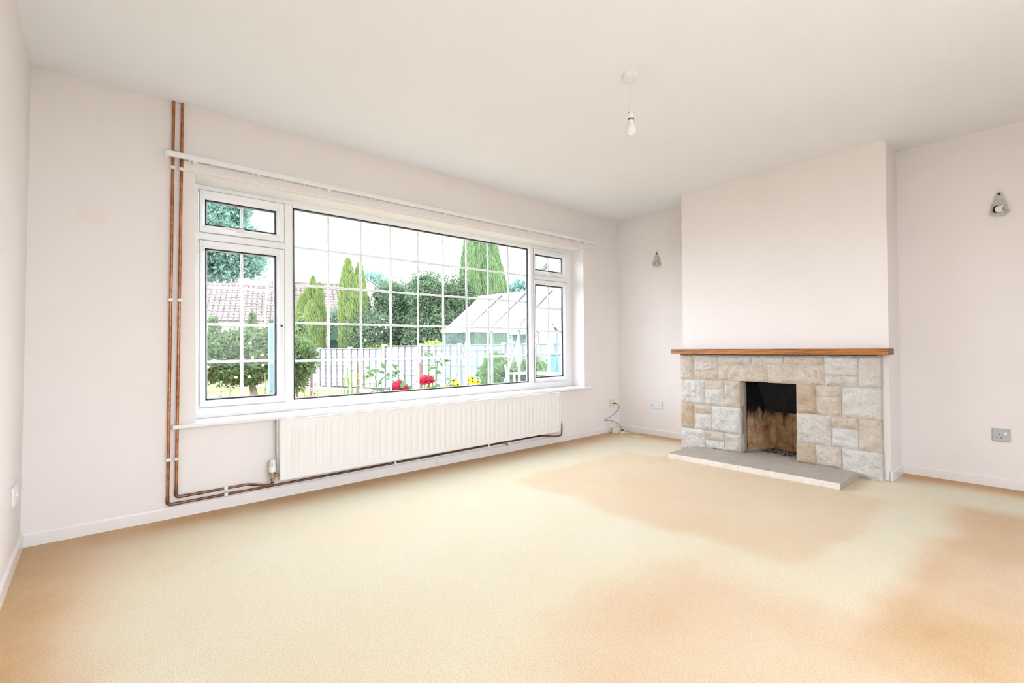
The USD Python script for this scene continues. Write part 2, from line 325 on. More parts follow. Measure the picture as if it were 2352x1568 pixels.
b.box(XC, XR, OY0 + .03, YC1, 0, H2).box(XC, XR, YC2, OY1 - .03, 0, H2).box(XC, XR, OY1 - .03, OY0 + .03, OZ + .06, H2)
struct('wall_chimney_breast', b, MW, label='projecting chimney breast above the stone fireplace')

def skirting(name, p0, p1, out, label, t=.013, h=.068):
    """Board from p0 to p1 (xy) standing on the floor, its face turned to OUT."""
    p0, p1, o = np.array(p0), np.array(p1), np.array(out)
    prof = [(0, 0), (t, 0), (t, h - .012), (t - .003, h - .004), (t - .008, h), (0, h)]
    v = [(*(q + o * a), z) for q in (p0, p1) for a, z in prof]
    n = len(prof)
    f = [(i, (i + 1) % n, n + (i + 1) % n, n + i) for i in range(n)]
    m = MB().add(v, f)
    m.add(v[:n], [(0, i, i + 1) for i in range(1, n - 1)]).add(v[n:], [(0, i + 1, i) for i in range(1, n - 1)])
    return struct(name, m, MGLOSS, label=label)
skirting('baseboard_window', (0, 0), (2.368, 0), (0, -1), 'white skirting under the window, left length')
skirting('baseboard_window', (2.370, 0), (XR, 0), (0, -1), 'white skirting under the window, right length')
skirting('baseboard_left', (0, 0), (0, YB), (1, 0), 'white skirting along the left wall')
skirting('baseboard_alcove', (XR, 0), (XR, YC1), (-1, 0), 'white skirting in the alcove left of the fireplace')
skirting('baseboard_return', (XC - .013, YC2), (XR, YC2), (0, -1), 'short white skirting on the side of the chimney breast')
skirting('baseboard_right', (XR, YC2), (XR, YB), (-1, 0), 'white skirting right of the chimney breast')
# ---------------------------------------------------------------- window
win = sthing('window_1', 'wide white framed picture window with small squares of white bars')
FY0, FY1 = WD, WD + .07
def ring(m, x0, x1, z0, z1, y0, y1, a, b_=None, c=.004):
    """A rectangular frame of four chamfered members A wide (B at the foot)."""
    b_ = b_ or a
    m.cbox(x0, x0 + a, y0, y1, z0, z1, c).cbox(x1 - a, x1, y0, y1, z0, z1, c).cbox(x0 + a, x1 - a, y0, y1, z1 - a, z1, c).cbox(x0 + a, x1 - a, y0, y1, z0, z0 + b_, c)
    return m
fr = MB()
fr.cbox(WX0, .766, FY0, FY1, WZ0, WZ1).cbox(4.158, WX1, FY0, FY1, WZ0, WZ1).cbox(.76, 4.165, FY0, FY1, 1.972, WZ1).cbox(.76, 4.165, FY0, FY1, WZ0, .596)
fr.cbox(1.272, 1.326, FY0, FY1, .59, 1.98).cbox(3.616, 3.660, FY0, FY1, .59, 1.98).cbox(.76, 1.28, FY0, FY1, 1.655, 1.700).cbox(3.65, 4.165, FY0, FY1, 1.655, 1.700)
obj('window_frame', fr, MUPVC, win, smooth=30)
GY = WD + .030   # inner face of the glass
def bead(m, x0, x1, z0, z1, y0, y1, a):
    """Sloping glazing bead: outer rectangle at y0, inner (the glass edge) at y1."""
    o = [(x0 - a, y0, z0 - a), (x1 + a, y0, z0 - a), (x1 + a, y0, z1 + a), (x0 - a, y0, z1 + a)]
    i = [(x0, y1, z0), (x1, y1, z0), (x1, y1, z1), (x0, y1, z1)]
    bk = [(x0 - a, y1, z0 - a), (x1 + a, y1, z0 - a), (x1 + a, y1, z1 + a), (x0 - a, y1, z1 + a)]
    f = []
    for k in range(4):
        n = (k + 1) % 4
        f += [(k, n, 4 + n, 4 + k), (4 + k, 4 + n, 8 + n, 8 + k), (8 + k, 8 + n, n, k)]
    return m.add(o + i + bk, f)
def glazed(x0, x1, z0, z1, nx, nz, parent, gy):
    """Sealed unit: gasket, spacer, pane and the white bars behind it."""
    g = MB(); e = .005
    for q in ((x0 - .004, x0 + e, z0 - .004, z1 + .004), (x1 - e, x1 + .004, z0 - .004, z1 + .004), (x0, x1, z0 - .004, z0 + e), (x0, x1, z1 - e, z1 + .004)):
        g.box(q[0], q[1], gy - .003, gy + .002, q[2], q[3])
    obj('gasket', g, MGASK, parent)
    s = MB(); a = .010
    for q in ((x0 - .004, x0 + a, z0 - .004, z1 + .004), (x1 - a, x1 + .004, z0 - .004, z1 + .004), (x0, x1, z0 - .004, z0 + a), (x0, x1, z1 - a, z1 + .004)):
        s.box(q[0], q[1], gy + .008, gy + .022, q[2], q[3])
    obj('spacer', s, MSPACE, parent)
    obj('pane', MB().box(x0 - .004, x1 + .004, gy + .003, gy + .006, z0 - .004, z1 + .004), MGLASS, parent)
    for k in range(1, nx):
        x = x0 + (x1 - x0) * k / nx
        obj('glazing_bar', MB().cbox(x - .0085, x + .0085, gy + .009, gy + .019, z0, z1, .002), MBAR, parent)
    for k in range(1, nz):
        z = z0 + (z1 - z0) * k / nz
        obj('glazing_bar', MB().cbox(x0, x1, gy + .010, gy + .018, z - .0085, z + .0085, .002), MBAR, parent)
# fixed middle light
bm = bead(MB(), 1.340, 3.604, .605, 1.961, FY0 - .001, GY, .013)
obj('glazing_bead', bm, MUPVC, win)
fx = UsdGeom.Xform.Define(stage, numbered('/World/window_1', 'fixed_light')).GetPrim()
glazed(1.340, 3.604, .605, 1.961, 9, 5, fx, GY)
def casement(x0, x1, z0, z1, gx0, gx1, gz0, gz1, nx, nz):
    c_ = UsdGeom.Xform.Define(stage, numbered('/World/window_1', 'casement')).GetPrim()
    m = MB(); y0, y1 = WD - .012, WD + .055
    a = .018
    m.cbox(x0, gx0 - a, y0, y1, z0, z1, .003).cbox(gx1 + a, x1, y0, y1, z0, z1, .003).cbox(gx0 - a - .002, gx1 + a + .002, y0, y1, gz1 + a, z1, .003).cbox(gx0 - a - .002, gx1 + a + .002, y0, y1, z0, gz0 - a, .003)
    obj('sash', m, MUPVC, c_, smooth=30)
    obj('glazing_bead', bead(MB(), gx0, gx1, gz0, gz1, y0 + .002, WD + .012, a), MUPVC, c_)
    # grey strip drawn as the shadow gap between sash and frame
    obj('shadow_gap', ring(MB(), x0 - .003, x1 + .003, z0 - .003, z1 + .003, y0 + .0085, y0 + .014, .006, c=.001), MSPACE, c_)
    glazed(gx0, gx1, gz0, gz1, nx, nz, c_, WD + .012)
    return c_
TL, LL = casement(.773, 1.268, 1.705, 1.968, .806, 1.219, 1.755, 1.912, 2, 1), casement(.773, 1.268, .603, 1.650, .806, 1.219, .645, 1.603, 2, 4)
TR, RL = casement(3.664, 4.154, 1.705, 1.968, 3.689, 4.095, 1.755, 1.912, 2, 1), casement(3.664, 4.154, .603, 1.650, 3.689, 4.095, .645, 1.603, 2, 4)
def handle(sash, x, z, dx, dz, kx, kz):
    """White lever with a black lock button: base at (x, z), lever towards (dx, dz), button at (kx, kz)."""
    y0 = WD - .012
    m = MB(); n = np.array([dx, dz]); n = n / np.linalg.norm(n); p = np.array([-n[1], n[0]])
    q = np.array([x, z])
    def plate(a0, a1, w0, w1, ya, yb):
        pts = []
        for a_, w_ in ((a0, w0), (a1, w1)):
            for s_ in (-1, 1):
                for yy, k in ((ya, 1.), (yb, .8)):
                    t = q + n * a_ + p * s_ * w_ * k; pts.append((t[0], yy, t[1]))
        m.hull(pts)
    plate(-.03, .03, .011, .011, y0, y0 - .010)
    plate(-.012, .013, .009, .009, y0 - .010, y0 - .028)
    plate(-.008, math.hypot(dx, dz), .0085, .007, y0 - .024, y0 - .036)
    h = obj('handle', m, MCLIP, sash, smooth=30)
    obj('lock_button', MB().lathe([(.0075, 0), (.0075, .016), (.005, .020)], 14, (kx, y0 - .008, kz), (0, -1, 0)), MGASK, h, smooth=40)
handle(TL, 1.005, 1.737, -.115, 0, 1.004, 1.737)
handle(LL, 1.243, 1.105, 0, .001 - .14, 1.243, 1.118)
handle(TR, 3.934, 1.728, -.10, 0, 3.94, 1.731)
handle(RL, 3.677, 1.10, 0, -.12, 3.680, 1.108)
# sill board with bullnose
sp = [(WD + .002, .533), (-.030, .533)] + [(-.040 - .012 * math.sin(t), .520 + .013 * math.cos(t)) for t in np.linspace(0, math.pi, 9)] + [(-.030, .507), (0, .507), (0, .515), (WD + .002, .515)]
def prism_x(prof, x0, x1):
    n = len(prof); v = [(x0, y, z) for y, z in prof] + [(x1, y, z) for y, z in prof]
    t = trimesh.creation.extrude_polygon(__import__('shapely').geometry.Polygon(prof), x1 - x0, engine='earcut')
    V = np.array(t.vertices); return MB().add(np.stack([V[:, 2] + x0, V[:, 0], V[:, 1]], 1), t.faces)
inner = prism_x([p for p in sp], WX0 + .001, WX1 - .001)
ends = [(-.0, .533), (-.030, .533)] + sp[2:11] + [(-.030, .507), (-.0, .507)]
inner.tm(prism_x(ends, .612, WX0 + .001).mesh()).tm(prism_x(ends, WX1 - .001, 4.285).mesh())
struct('window_sill', inner, MGLOSS, label='long white rounded window board above the radiator', smooth=35)

# unseen glazed doors, added behind the camera to brighten the room
bw = sthing('added_window_2', 'pair of glazed garden doors added behind the camera for fill light')
fm = MB()
fm.cbox(BX0, BX1, YB - .14, YB - .07, .0, .07).cbox(BX0, BX1, YB - .14, YB - .07, BZ - .06, BZ)
for k in range(3):
    x = BX0 + (BX1 - BX0 - .06) * k / 2
    fm.cbox(x, x + .06, YB - .14, YB - .07, .0, BZ)
obj('window_frame', fm, MUPVC, bw, smooth=30)
for k in range(2):
    x = BX0 + (BX1 - BX0 - .06) * k / 2
    obj('pane', MB().box(x + .05, x + (BX1 - BX0 - .06) / 2 + .01, YB - .107, YB - .103, .06, BZ - .05), MGLASS, bw)

# ---------------------------------------------------------------- curtain rail and batten
obj('rail_batten', MB().cbox(.665, 4.38, -.020, .0, 2.012, 2.068, .003), MW, label='thin painted timber batten under the curtain rail', cat='batten')
rail = thing('curtain_rail', 'long white curtain rail across the top of the window', 'curtain rail', (0, 0, 0))
rp = [(-.055, 2.062), (-.072, 2.062), (-.074, 2.065), (-.074, 2.088), (-.072, 2.091), (-.055, 2.091)]
obj('rail_profile', prism_x(rp, .580, 4.326), MCLIP, rail)
for k, x in enumerate((.72, 1.5, 2.45, 3.4, 4.22)):
    obj('bracket', MB().cbox(x - .012, x + .012, -.056, -.0195, 2.050, 2.066, .002), MCLIP, rail)
obj('rail_end', MB().cbox(.574, .584, -.076, -.052, 2.040, 2.092, .003), MCLIP, rail)
gl_x = [.69, .80, 1.02, 1.05, 1.13, 1.21, 1.33, 1.42, 1.47, 1.72, 1.76, 1.80, 1.83, 3.96, 3.99, 4.03, 4.07, 4.10]
for x in gl_x:
    g = MB().cbox(x - .004, x + .004, -.068, -.060, 2.052, 2.064, .001)
    t = np.linspace(0, 2 * np.pi, 13)
    g.tube(np.stack([x + .006 * np.sin(t), np.full_like(t, -.064), 2.046 + .007 * np.cos(t)], 1), .0017, 6, False)
    obj('glider', g, MCLIP, rail)

# ---------------------------------------------------------------- radiator
rad = thing('radiator', 'long low white ribbed panel radiator under the window', 'radiator', (0, 0, 0))
RX0, RX1, RZ0, RZ1, RY = 1.163, 3.748, .126, .514, -.100
# pressed front panel: height field over x with flutes that fade at both ends
nfl = 50; pit = (3.735 - 1.186) / nfl
xs = []
for k in range(nfl):
    o = 1.186 + k * pit
    xs += [o, o + .010, o + .018, o + .024, o + .042, o + .048]
xs = np.array([RX0 + .004] + xs + [3.735, RX1 - .004])
dep = np.array([0.] + [0, 0, .003, .007, .007, .003] * nfl + [0, 0.])
zs = np.array([RZ0 + .004, .150, .164, .178, .190, .452, .462, .472, .486, RZ1 - .004])
amt = np.array([0, 0, 0, .6, 1, 1, .6, 0, 0, 0.])
XX, ZZ = np.meshgrid(xs, zs)
YY = RY + .007 - dep[None, :] * amt[:, None] + (1 - amt[:, None]) * (-.004)
ii = np.arange(XX.size).reshape(XX.shape)
pf = np.stack([ii[:-1, :-1], ii[:-1, 1:], ii[1:, 1:], ii[1:, :-1]], -1).reshape(-1, 4)
m = MB().add(np.stack([XX, YY, ZZ], -1).reshape(-1, 3), pf)
obj('front_panel', m, MRAD, rad, smooth=50)
m = MB()
for z0, z1 in ((RZ0, RZ0 + .009), (RZ1 - .009, RZ1)): m.cbox(RX0, RX1, RY, RY + .02, z0, z1, .003)
for x0, x1 in ((RX0, RX0 + .009), (RX1 - .009, RX1)): m.cbox(x0, x1, RY, RY + .02, RZ0, RZ1, .003)
obj('panel_rim', m, MRAD, rad, smooth=30)
obj('back_panel', MB().cbox(RX0 - .004, RX1 + .004, -.048, -.036, RZ0 + .006, RZ1 - .004, .003), MRAD, rad)
obj('body', MB().box(RX0 + .006, RX1 - .006, RY + .012, -.046, RZ0 + .02, RZ1 - .012), MRAD, rad)
for x in (1.5, 2.45, 3.4): obj('wall_bracket', MB().cbox(x - .02, x + .02, -.046, -.001, .16, .46, .002), MRAD, rad)
valve = UsdGeom.Xform.Define(stage, numbered(path_of(rad), 'thermostatic_valve')).GetPrim()
data(valve, label='thermostatic valve with white ribbed head on a brass body')
vx, vy = 1.128, -.066
obj('valve_head', MB().lathe([(.020, .186), (.0215, .190), (.0215, .212), (.0195, .216), (.0195, .222), (.0185, .246), (.0145, .258), (.006, .262), (0, .262)], 28, (vx, vy, 0)), MCLIP, valve, smooth=35)
m = MB()
for k in range(14):
    t = 2 * math.pi * k / 14
    m.tube([(vx + .0195 * math.cos(t), vy + .0195 * math.sin(t), .222), (vx + .0172 * math.cos(t), vy + .0172 * math.sin(t), .250)], .0016, 6)
obj('head_ribs', m, MGREY, valve)
m = MB().lathe([(.0105, .128), (.0125, .130), (.0125, .142), (.0095, .144), (.0095, .158), (.014, .160), (.014, .172), (.017, .174), (.017, .186)], 18, (vx, vy, 0))
m.lathe([(.008, 0), (.012, .006), (.012, .018), (.0085, .020), (.0085, .046)], 14, (vx + .008, vy, .160), (1, 0, 0))
obj('valve_body', m, MBRASS, valve, smooth=35)
lk = UsdGeom.Xform.Define(stage, numbered(path_of(rad), 'lockshield_valve')).GetPrim()
m = MB().lathe([(.009, .136), (.012, .138), (.012, .152), (.009, .154), (.009, .168), (.0125, .170), (.0125, .182), (.006, .184), (.006, .196), (.003, .197), (.003, .216)], 16, (3.792, vy, 0))
m.lathe([(.0085, 0), (.011, .004), (.011, .014), (.008, .016), (.008, .04)], 12, (3.788, vy, .162), (-1, 0, 0))
obj('valve_body', m, MBRASS, lk, smooth=35)

# ---------------------------------------------------------------- copper pipes
PR, PY = .0076, -.020
def pipe_clip(parent, x, z, along):
    m = MB()
    if along == 'z': m.cbox(x - .0125, x + .0125, PY - .0115, -.001, z - .009, z + .009, .004)
    else: m.cbox(x - .010, x + .010, PY - .0115, -.001, z - .0125, z + .0125, .004)
    obj('pipe_clip', m, MCLIP, parent, label='white plastic pipe clip')
p1 = thing('heating_pipe', 'left copper pipe from the ceiling, running low along the skirting under the radiator', 'pipe', (0, 0, 0))
q1 = [(.620, PY, 2.398), (.590, PY, .125)]
obj('upright', MB().tube(q1, PR, 12), MCOPPER, p1, smooth=50)
obj('elbow', MB().tube(bend([(.590, PY, .130), (.588, PY, .083), (.650, PY, .083)], .03), PR * 1.22, 12), MCOPPERD, p1, smooth=50)
obj('run', MB().tube(bend([(.630, PY, .083), (3.55, PY, .100), (3.70, -.066, .078), (3.792, -.066, .078), (3.792, -.066, .14)], .035), PR, 12), MCOPPERD, p1, smooth=50)
obj('drain_cock', MB().lathe([(.007, 0), (.009, .004), (.009, .016), (.006, .018), (.006, .034)], 12, (3.10, PY, .094), (0, -.75, -.5)).lathe([(.010, -.02), (.012, -.014), (.012, .014), (.010, .02)], 12, (3.10, PY, .0972), (1, 0, .006)), MBRASS, p1, smooth=35)
p2 = thing('heating_pipe', 'right copper pipe from the ceiling, bending to the valve on the radiator', 'pipe', (0, 0, 0))
obj('upright', MB().tube([(.662, PY, 2.398), (.630, PY, .16)], PR, 12), MCOPPER, p2, smooth=50)
obj('elbow', MB().tube(bend([(.630, PY, .165), (.629, PY, .119), (.69, PY, .119)], .03), PR * 1.22, 12), MCOPPERD, p2, smooth=50)
obj('run', MB().tube(bend([(.67, PY, .119), (1.00, PY, .121), (1.06, -.05, .112), (1.105, -.066, .104), (vx, vy, .106), (vx, vy, .13)], .02), PR, 12), MCOPPERD, p2, smooth=50)
obj('coupling', MB().tube([(.735, PY, .1194), (.765, PY, .1197)], PR * 1.25, 12), MCOPPERD, p2, smooth=50)
obj('elbow', MB().tube(bend([(1.105, -.066, .104), (vx, vy, .105), (vx, vy, .128)], .014), PR * 1.25, 12), MCOPPERD, p2, smooth=50)
for z in (2.012, 1.25, .338):
    f = (2.398 - z) / (2.398 - .125)
    pipe_clip(p1, .620 - .030 * f, z, 'z'); pipe_clip(p2, .662 - .032 * f, z, 'z')
pipe_clip(p1, .878, .0845, 'x'); pipe_clip(p2, .878, .1205, 'x')
pipe_clip(p1, 2.0, .091, 'x'); pipe_clip(p1, 2.90, .096, 'x')

# ---------------------------------------------------------------- fireplace
fire = thing('fireplace', 'rough pale stone fireplace with an open sooty grate and a slab hearth', 'fireplace', (0, 0, 0))
SX = 4.418
stones = dict(A1=(-1.004, -1.133, .650, .878, 1), A2=(-1.141, -1.354, .731, .878, 0), A2b=(-1.139, -1.356, .651, .721, 1), A3=(-1.362, -1.643, .800, .878, 0), A3b=(-1.649, -1.887, .800, .878, 0), A4=(-1.898, -2.170, .802, .878, 1),
    A5=(-1.364, -1.764, .655, .792, 1), A6=(-1.775, -2.171, .652, .793, 1), A7=(-2.179, -2.386, .730, .878, 3), A8=(-2.178, -2.386, .652, .723, 0), A9=(-2.396, -2.521, .655, .878, 0),
    B1=(-1.004, -1.234, .430, .645, 3), B2=(-1.243, -1.410, .578, .645, 1), B3=(-1.241, -1.408, .430, .572, 3), B4=(-1.416, -1.549, .430, .648, 1), B5=(-1.986, -2.116, .430, .647, 2), B6=(-2.124, -2.281, .573, .647, 1), B7=(-2.123, -2.281, .430, .567, 1), B8=(-2.289, -2.519, .428, .647, 3),
    C1=(-1.003, -1.127, .203, .421, 2), C2=(-1.135, -1.298, .349, .421, 1), C3=(-1.136, -1.295, .203, .342, 3), C4=(-1.303, -1.549, .203, .423, 3), C5=(-1.983, -2.211, .203, .424, 0), C6=(-2.219, -2.382, .345, .424, 1), C7=(-2.221, -2.382, .203, .339, 3), C8=(-2.389, -2.519, .203, .421, 1),
    D1=(-1.002, -1.230, .001, .196, 3), D2=(-1.238, -1.408, .121, .196, 1), D3=(-1.237, -1.407, .046, .115, 3), D4=(-1.413, -1.547, .046, .196, 0), D5=(-1.979, -2.110, .046, .196, 2), D6=(-2.115, -2.277, .046, .196, 1), D7=(-2.283, -2.521, .001, .196, 3))
def stone(y0, y1, z0, z1, seed, xface=SX, back=.045, n=7, proud=.026, wrap=0):
    """Rock-faced block: square sides, its face a lumpy height field falling back at the arrises."""
    y0, y1 = min(y0, y1), max(y0, y1)
    ny, nz_ = max(4, int((y1 - y0) / .010)), max(4, int((z1 - z0) / .010))
    ys = np.linspace(y0, y1, ny + 1); zs = np.linspace(z0, z1, nz_ + 1)
    YY, ZZ = np.meshgrid(ys, zs)
    r = np.minimum.reduce([YY - y0, y1 - YY, ZZ - z0, z1 - ZZ])
    e = np.clip(r / .024, 0, 1) ** .6
    p = np.stack([YY * 22, ZZ * 22, np.full_like(YY, seed * 3.7)], -1)
    h = meshkit.fbm(p, 5, seed); h = 1.25 * h + .9 * np.abs(meshkit.fbm(p * .8 + 5, 3, seed + 50) - .5) * 2 - .5
    XX = xface + .006 - e * (proud * (.30 + 1.35 * h))
    ii = np.arange(XX.size).reshape(XX.shape)
    m = MB().add(np.stack([XX, YY, ZZ], -1).reshape(-1, 3), np.stack([ii[:-1, :-1], ii[1:, :-1], ii[1:, 1:], ii[:-1, 1:]], -1).reshape(-1, 4))
    loop = np.concatenate([ii[0, :], ii[1:, -1], ii[-1, -2::-1], ii[-2:0, 0][::1]])
    V = np.stack([XX, YY, ZZ], -1).reshape(-1, 3)[loop]; B = V.copy(); B[:, 0] = xface + back
    k = len(loop)
    m.add(np.vstack([V, B]), [(i, (i + 1) % k, k + (i + 1) % k, k + i) for i in range(k)])
    return m
for s_, (nm, (a, b2, z0, z1, mi)) in enumerate(stones.items()):
    side = nm in ('A9', 'B8', 'C8', 'D7', 'A1', 'B1', 'C1', 'D1'); jam = nm in ('B4', 'C4', 'D4', 'B5', 'C5', 'D5')
    obj('stone', stone(a, b2, z0, z1, s_ + 11, back=.072 if side else (.11 if jam else .03)), MST[mi], fire, smooth=45)
# mortar bed behind the stones
mo = MB()
mo.box(SX + .008, XC, -1.546, -1.006, 0, .883).box(SX + .008, XC, -2.517, -1.984, 0, .883).box(SX + .008, XC, -1.99, -1.54, .655, .883)
obj('mortar', mo, MMORT, fire)
# jamb lining behind the face stones
obj('jamb_stone', MB().cbox(SX + .075, 4.535, -1.556, -1.535, .045, .648, .004).cbox(SX + .03, 4.50, -1.553, -1.54, .2, .44, .003), MJAMB, fire, label='brown weathered stone lining the left of the opening')
obj('jamb_stone', MB().cbox(SX + .02, 4.535, -2.02, -1.978, .045, .648, .004), MJAMB, fire, label='brown weathered stone lining the right of the opening')
# firebox: splayed cheeks, ribbed back leaning into the throat
def sheet(pts_lo, pts_hi, nzr, fn=None):
    pts_lo, pts_hi = np.asarray(pts_lo, float), np.asarray(pts_hi, float)
    t = np.linspace(0, 1, nzr + 1)[:, None, None]
    V = pts_lo[None] * (1 - t) + pts_hi[None] * t
    if fn is not None: V = fn(V)
    ii = np.arange(V.shape[0] * V.shape[1]).reshape(V.shape[:2])
    return MB().add(V.reshape(-1, 3), np.stack([ii[:-1, :-1], ii[:-1, 1:], ii[1:, 1:], ii[1:, :-1]], -1).reshape(-1, 4))
FZ = .045
def lump(V):
    h = meshkit.fbm(V * 26, 3, 4) - .5
    V = V.copy(); V[..., 1] += .008 * h; V[..., 0] += .006 * h; return V
def line(p, q, n): return np.linspace(p, q, n)
obj('firebox_cheek', sheet(line((4.53, -1.560, FZ), (4.787, -1.624, FZ), 14), line((4.53, -1.560, .70), (4.787, -1.628, .70), 14), 26, lump), MFIRE, fire, smooth=60, label='scorched firebrick cheek of the opening')
obj('firebox_cheek', sheet(line((4.787, -1.905, FZ), (4.53, -1.985, FZ), 14), line((4.787, -1.90, .70), (4.53, -1.985, .70), 14), 26, lump), MFIRE, fire, smooth=60, label='scorched firebrick cheek of the opening')
def ribs(V):
    V = lump(V); V[..., 0] -= .016 * np.maximum(0, np.cos((V[..., 1] + 1.765) / .056 * 2 * np.pi)) ** 2; return V
obj('firebox_back', sheet(line((4.787, -1.624, FZ), (4.787, -1.905, FZ), 40), line((4.785, -1.628, .371), (4.785, -1.90, .371), 40), 16, ribs), MFIRE, fire, smooth=60, label='ribbed scorched firebrick back')
obj('firebox_throat', sheet(line((4.785, -1.60, .371), (4.785, -1.93, .371), 10), line((4.64, -1.60, .66), (4.64, -1.93, .66), 10), 8).tm(MB().box(4.50, 4.82, -1.99, -1.54, .70, .72).mesh()), MSOOT, fire, label='black sooted throat of the chimney')
obj('firebox_floor', MB().box(SX, 4.82, -1.99, -1.54, .0, FZ - .002), MHEARTH, fire)
rng = np.random.default_rng(5)
ash = MB()
for k in range(60):
    x, y, r = rng.uniform(4.58, 4.77), rng.uniform(-1.89, -1.64), rng.uniform(.006, .016)
    ash.hull([(x + r * rng.normal() * .8, y + r * rng.normal() * .8, FZ - .004 + abs(r * rng.normal() * .5)) for _ in range(9)])
obj('ash', ash, MASH, fire, label='dark ash and cinders on the grate floor', kind='stuff')
# hearth
hs = MB(); HX, HY0, HY1, HZ = 3.985, -1.126, -2.383, .045
hs.cbox(HX, SX + .02, HY1, HY0, .0, HZ, .004)
hearth = thing('hearth', 'thin grey stone hearth slab on the carpet before the fireplace', 'hearth', (0, 0, 0))
obj('slab', hs, MHEARTH, hearth, smooth=30)
obj('front_edge', MB().cbox(HX - .002, HX + .004, HY1 + .001, HY0 - .001, .0005, HZ - .003, .001), MHEARTHF, hearth, label='paler front edge of the slab')
# mantel shelf
man = thing('mantel_shelf', 'reddish brown wooden mantel shelf on top of the stone fireplace', 'mantel shelf', (0, 0, 0))
obj('board', MB().cbox(4.349, XC - .001, -2.583, -.950, .884, .928, .003), MMANT, man, smooth=30)
obj('board_end', MB().cbox(4.349 + .002, XC - .003, -2.5845, -2.5795, .886, .926, .001), MENDG, man, label='dark end grain')
obj('gap_shade_strip', MB().cbox(4.396, XC - .001, -2.50, -1.012, .876, .885, .002), MENDG, man)  # dark strip fills in the shaded gap under the shelf

# ---------------------------------------------------------------- pendant light
px, py = 2.426, -1.878
pen = thing('pendant_light', 'bare white bulb hanging on a short white flex from the ceiling', 'pendant light', (px, py, 0))
obj('ceiling_rose', MB().lathe([(0, 2.366), (.008, 2.366), (.010, 2.370), (.036, 2.3715), (.040, 2.374), (.042, 2.379), (.043, HT + .002)], 40), MCLIP, pen, smooth=30)
obj('flex', MB().tube(spline([(0, 0, 2.372), (.0055, .0, 2.345), (.006, .0, 2.325), (0.0, 0.0, 2.285), (-.001, 0, 2.25), (-.001, 0, 2.222)], 6), .0032, 10), MCORD, pen, smooth=60)
obj('lamp_holder', MB().lathe([(.0135, 2.166), (.0145, 2.167), (.0150, 2.187), (.0165, 2.188), (.0165, 2.1925), (.0145, 2.194), (.0135, 2.204), (.009, 2.214), (.006, 2.221), (.003, 2.223)], 28), MCLIP, pen, smooth=30)
obj('holder_ring', MB().lathe([(.0158, 2.1935), (.0172, 2.194), (.0172, 2.1955), (.0158, 2.196)], 28), MGREY, pen, smooth=30)
obj('bulb_cap', MB().lathe([(.0125, 2.155), (.013, 2.157), (.013, 2.1665)], 24), plain('bulb_cap_metal', (.62, .54, .50), rough=.35, metal=.4), pen, smooth=30)
obj('socket_rim', MB().lathe([(.0132, 2.1625), (.0148, 2.1627), (.0148, 2.1676), (.0132, 2.1678)], 24), MTEAL, pen, smooth=30)
t = np.linspace(0, 1, 22)
bz = [(0, 2.076)] + [(.0265 * math.sin(a), 2.1035 - .0275 * math.cos(a)) for a in np.linspace(.15, math.pi * .60, 14)] + [(.0195, 2.124), (.0158, 2.136), (.0138, 2.147), (.013, 2.157)]
obj('bulb', MB().lathe(bz, 32), MBULB, pen, smooth=60)

# ---------------------------------------------------------------- wall light brackets
def wall_bracket(y, z, label, turn):
    """Fan-shaped mounting plate with a spotlight cup whose lamp is gone."""
    t_ = thing('wall_light', label, 'wall light', (XR, y, z), group=None)
    prof = [(-.0155, .060)] + [(.0155 * math.cos(a), .060 + .0155 * math.sin(a)) for a in np.linspace(math.pi, 0, 9)] + [(.0155, .060), (.046, -.062)] + [(.046 * math.cos(a), -.062 - .022 * math.sin(a)) for a in np.linspace(0, math.pi, 11)] + [(-.046, -.062)]
    pl = trimesh.creation.extrude_polygon(__import__('shapely').geometry.Polygon(prof).buffer(0), .004, engine='earcut')
    V = np.array(pl.vertices)
    # the plate leans off the wall at its foot
    lean = .012 * (0.07 - V[:, 1]) / .15
    obj('back_plate', MB().add(np.stack([-.003 - V[:, 2] - lean, V[:, 0], V[:, 1]], 1), pl.faces), MSTEEL, t_, smooth=30)
    obj('screw_hole', MB().lathe([(.0075, 0), (.0075, .003)], 14, (-.0075, .0, .062), (-1, 0, 0)), MDARK, t_)
    d = np.array([-.5, turn, -.12]); d /= np.linalg.norm(d)
    at = np.array([-.020, -.30 * turn * .05, -.040])
    obj('lamp_cup', MB().lathe([(.004, -.004), (.019, .0), (.0205, .006), (.0205, .044), (.019, .046), (.0175, .044), (.0175, .006), (0, .005)], 26, at, d), MCLIP, t_, smooth=35)
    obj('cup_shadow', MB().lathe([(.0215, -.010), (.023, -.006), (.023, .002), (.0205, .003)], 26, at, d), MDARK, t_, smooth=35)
    obj('wall_stub', MB().cbox(-.008, 0, -.012, .012, .088, .096, .002), MCLIP, t_)
    return t_
wall_bracket(-.514, 1.887, 'small bare wall light bracket left of the chimney breast', -.1)
wall_bracket(-3.096, 1.888, 'larger looking bare wall light bracket right of the chimney breast', -.75)

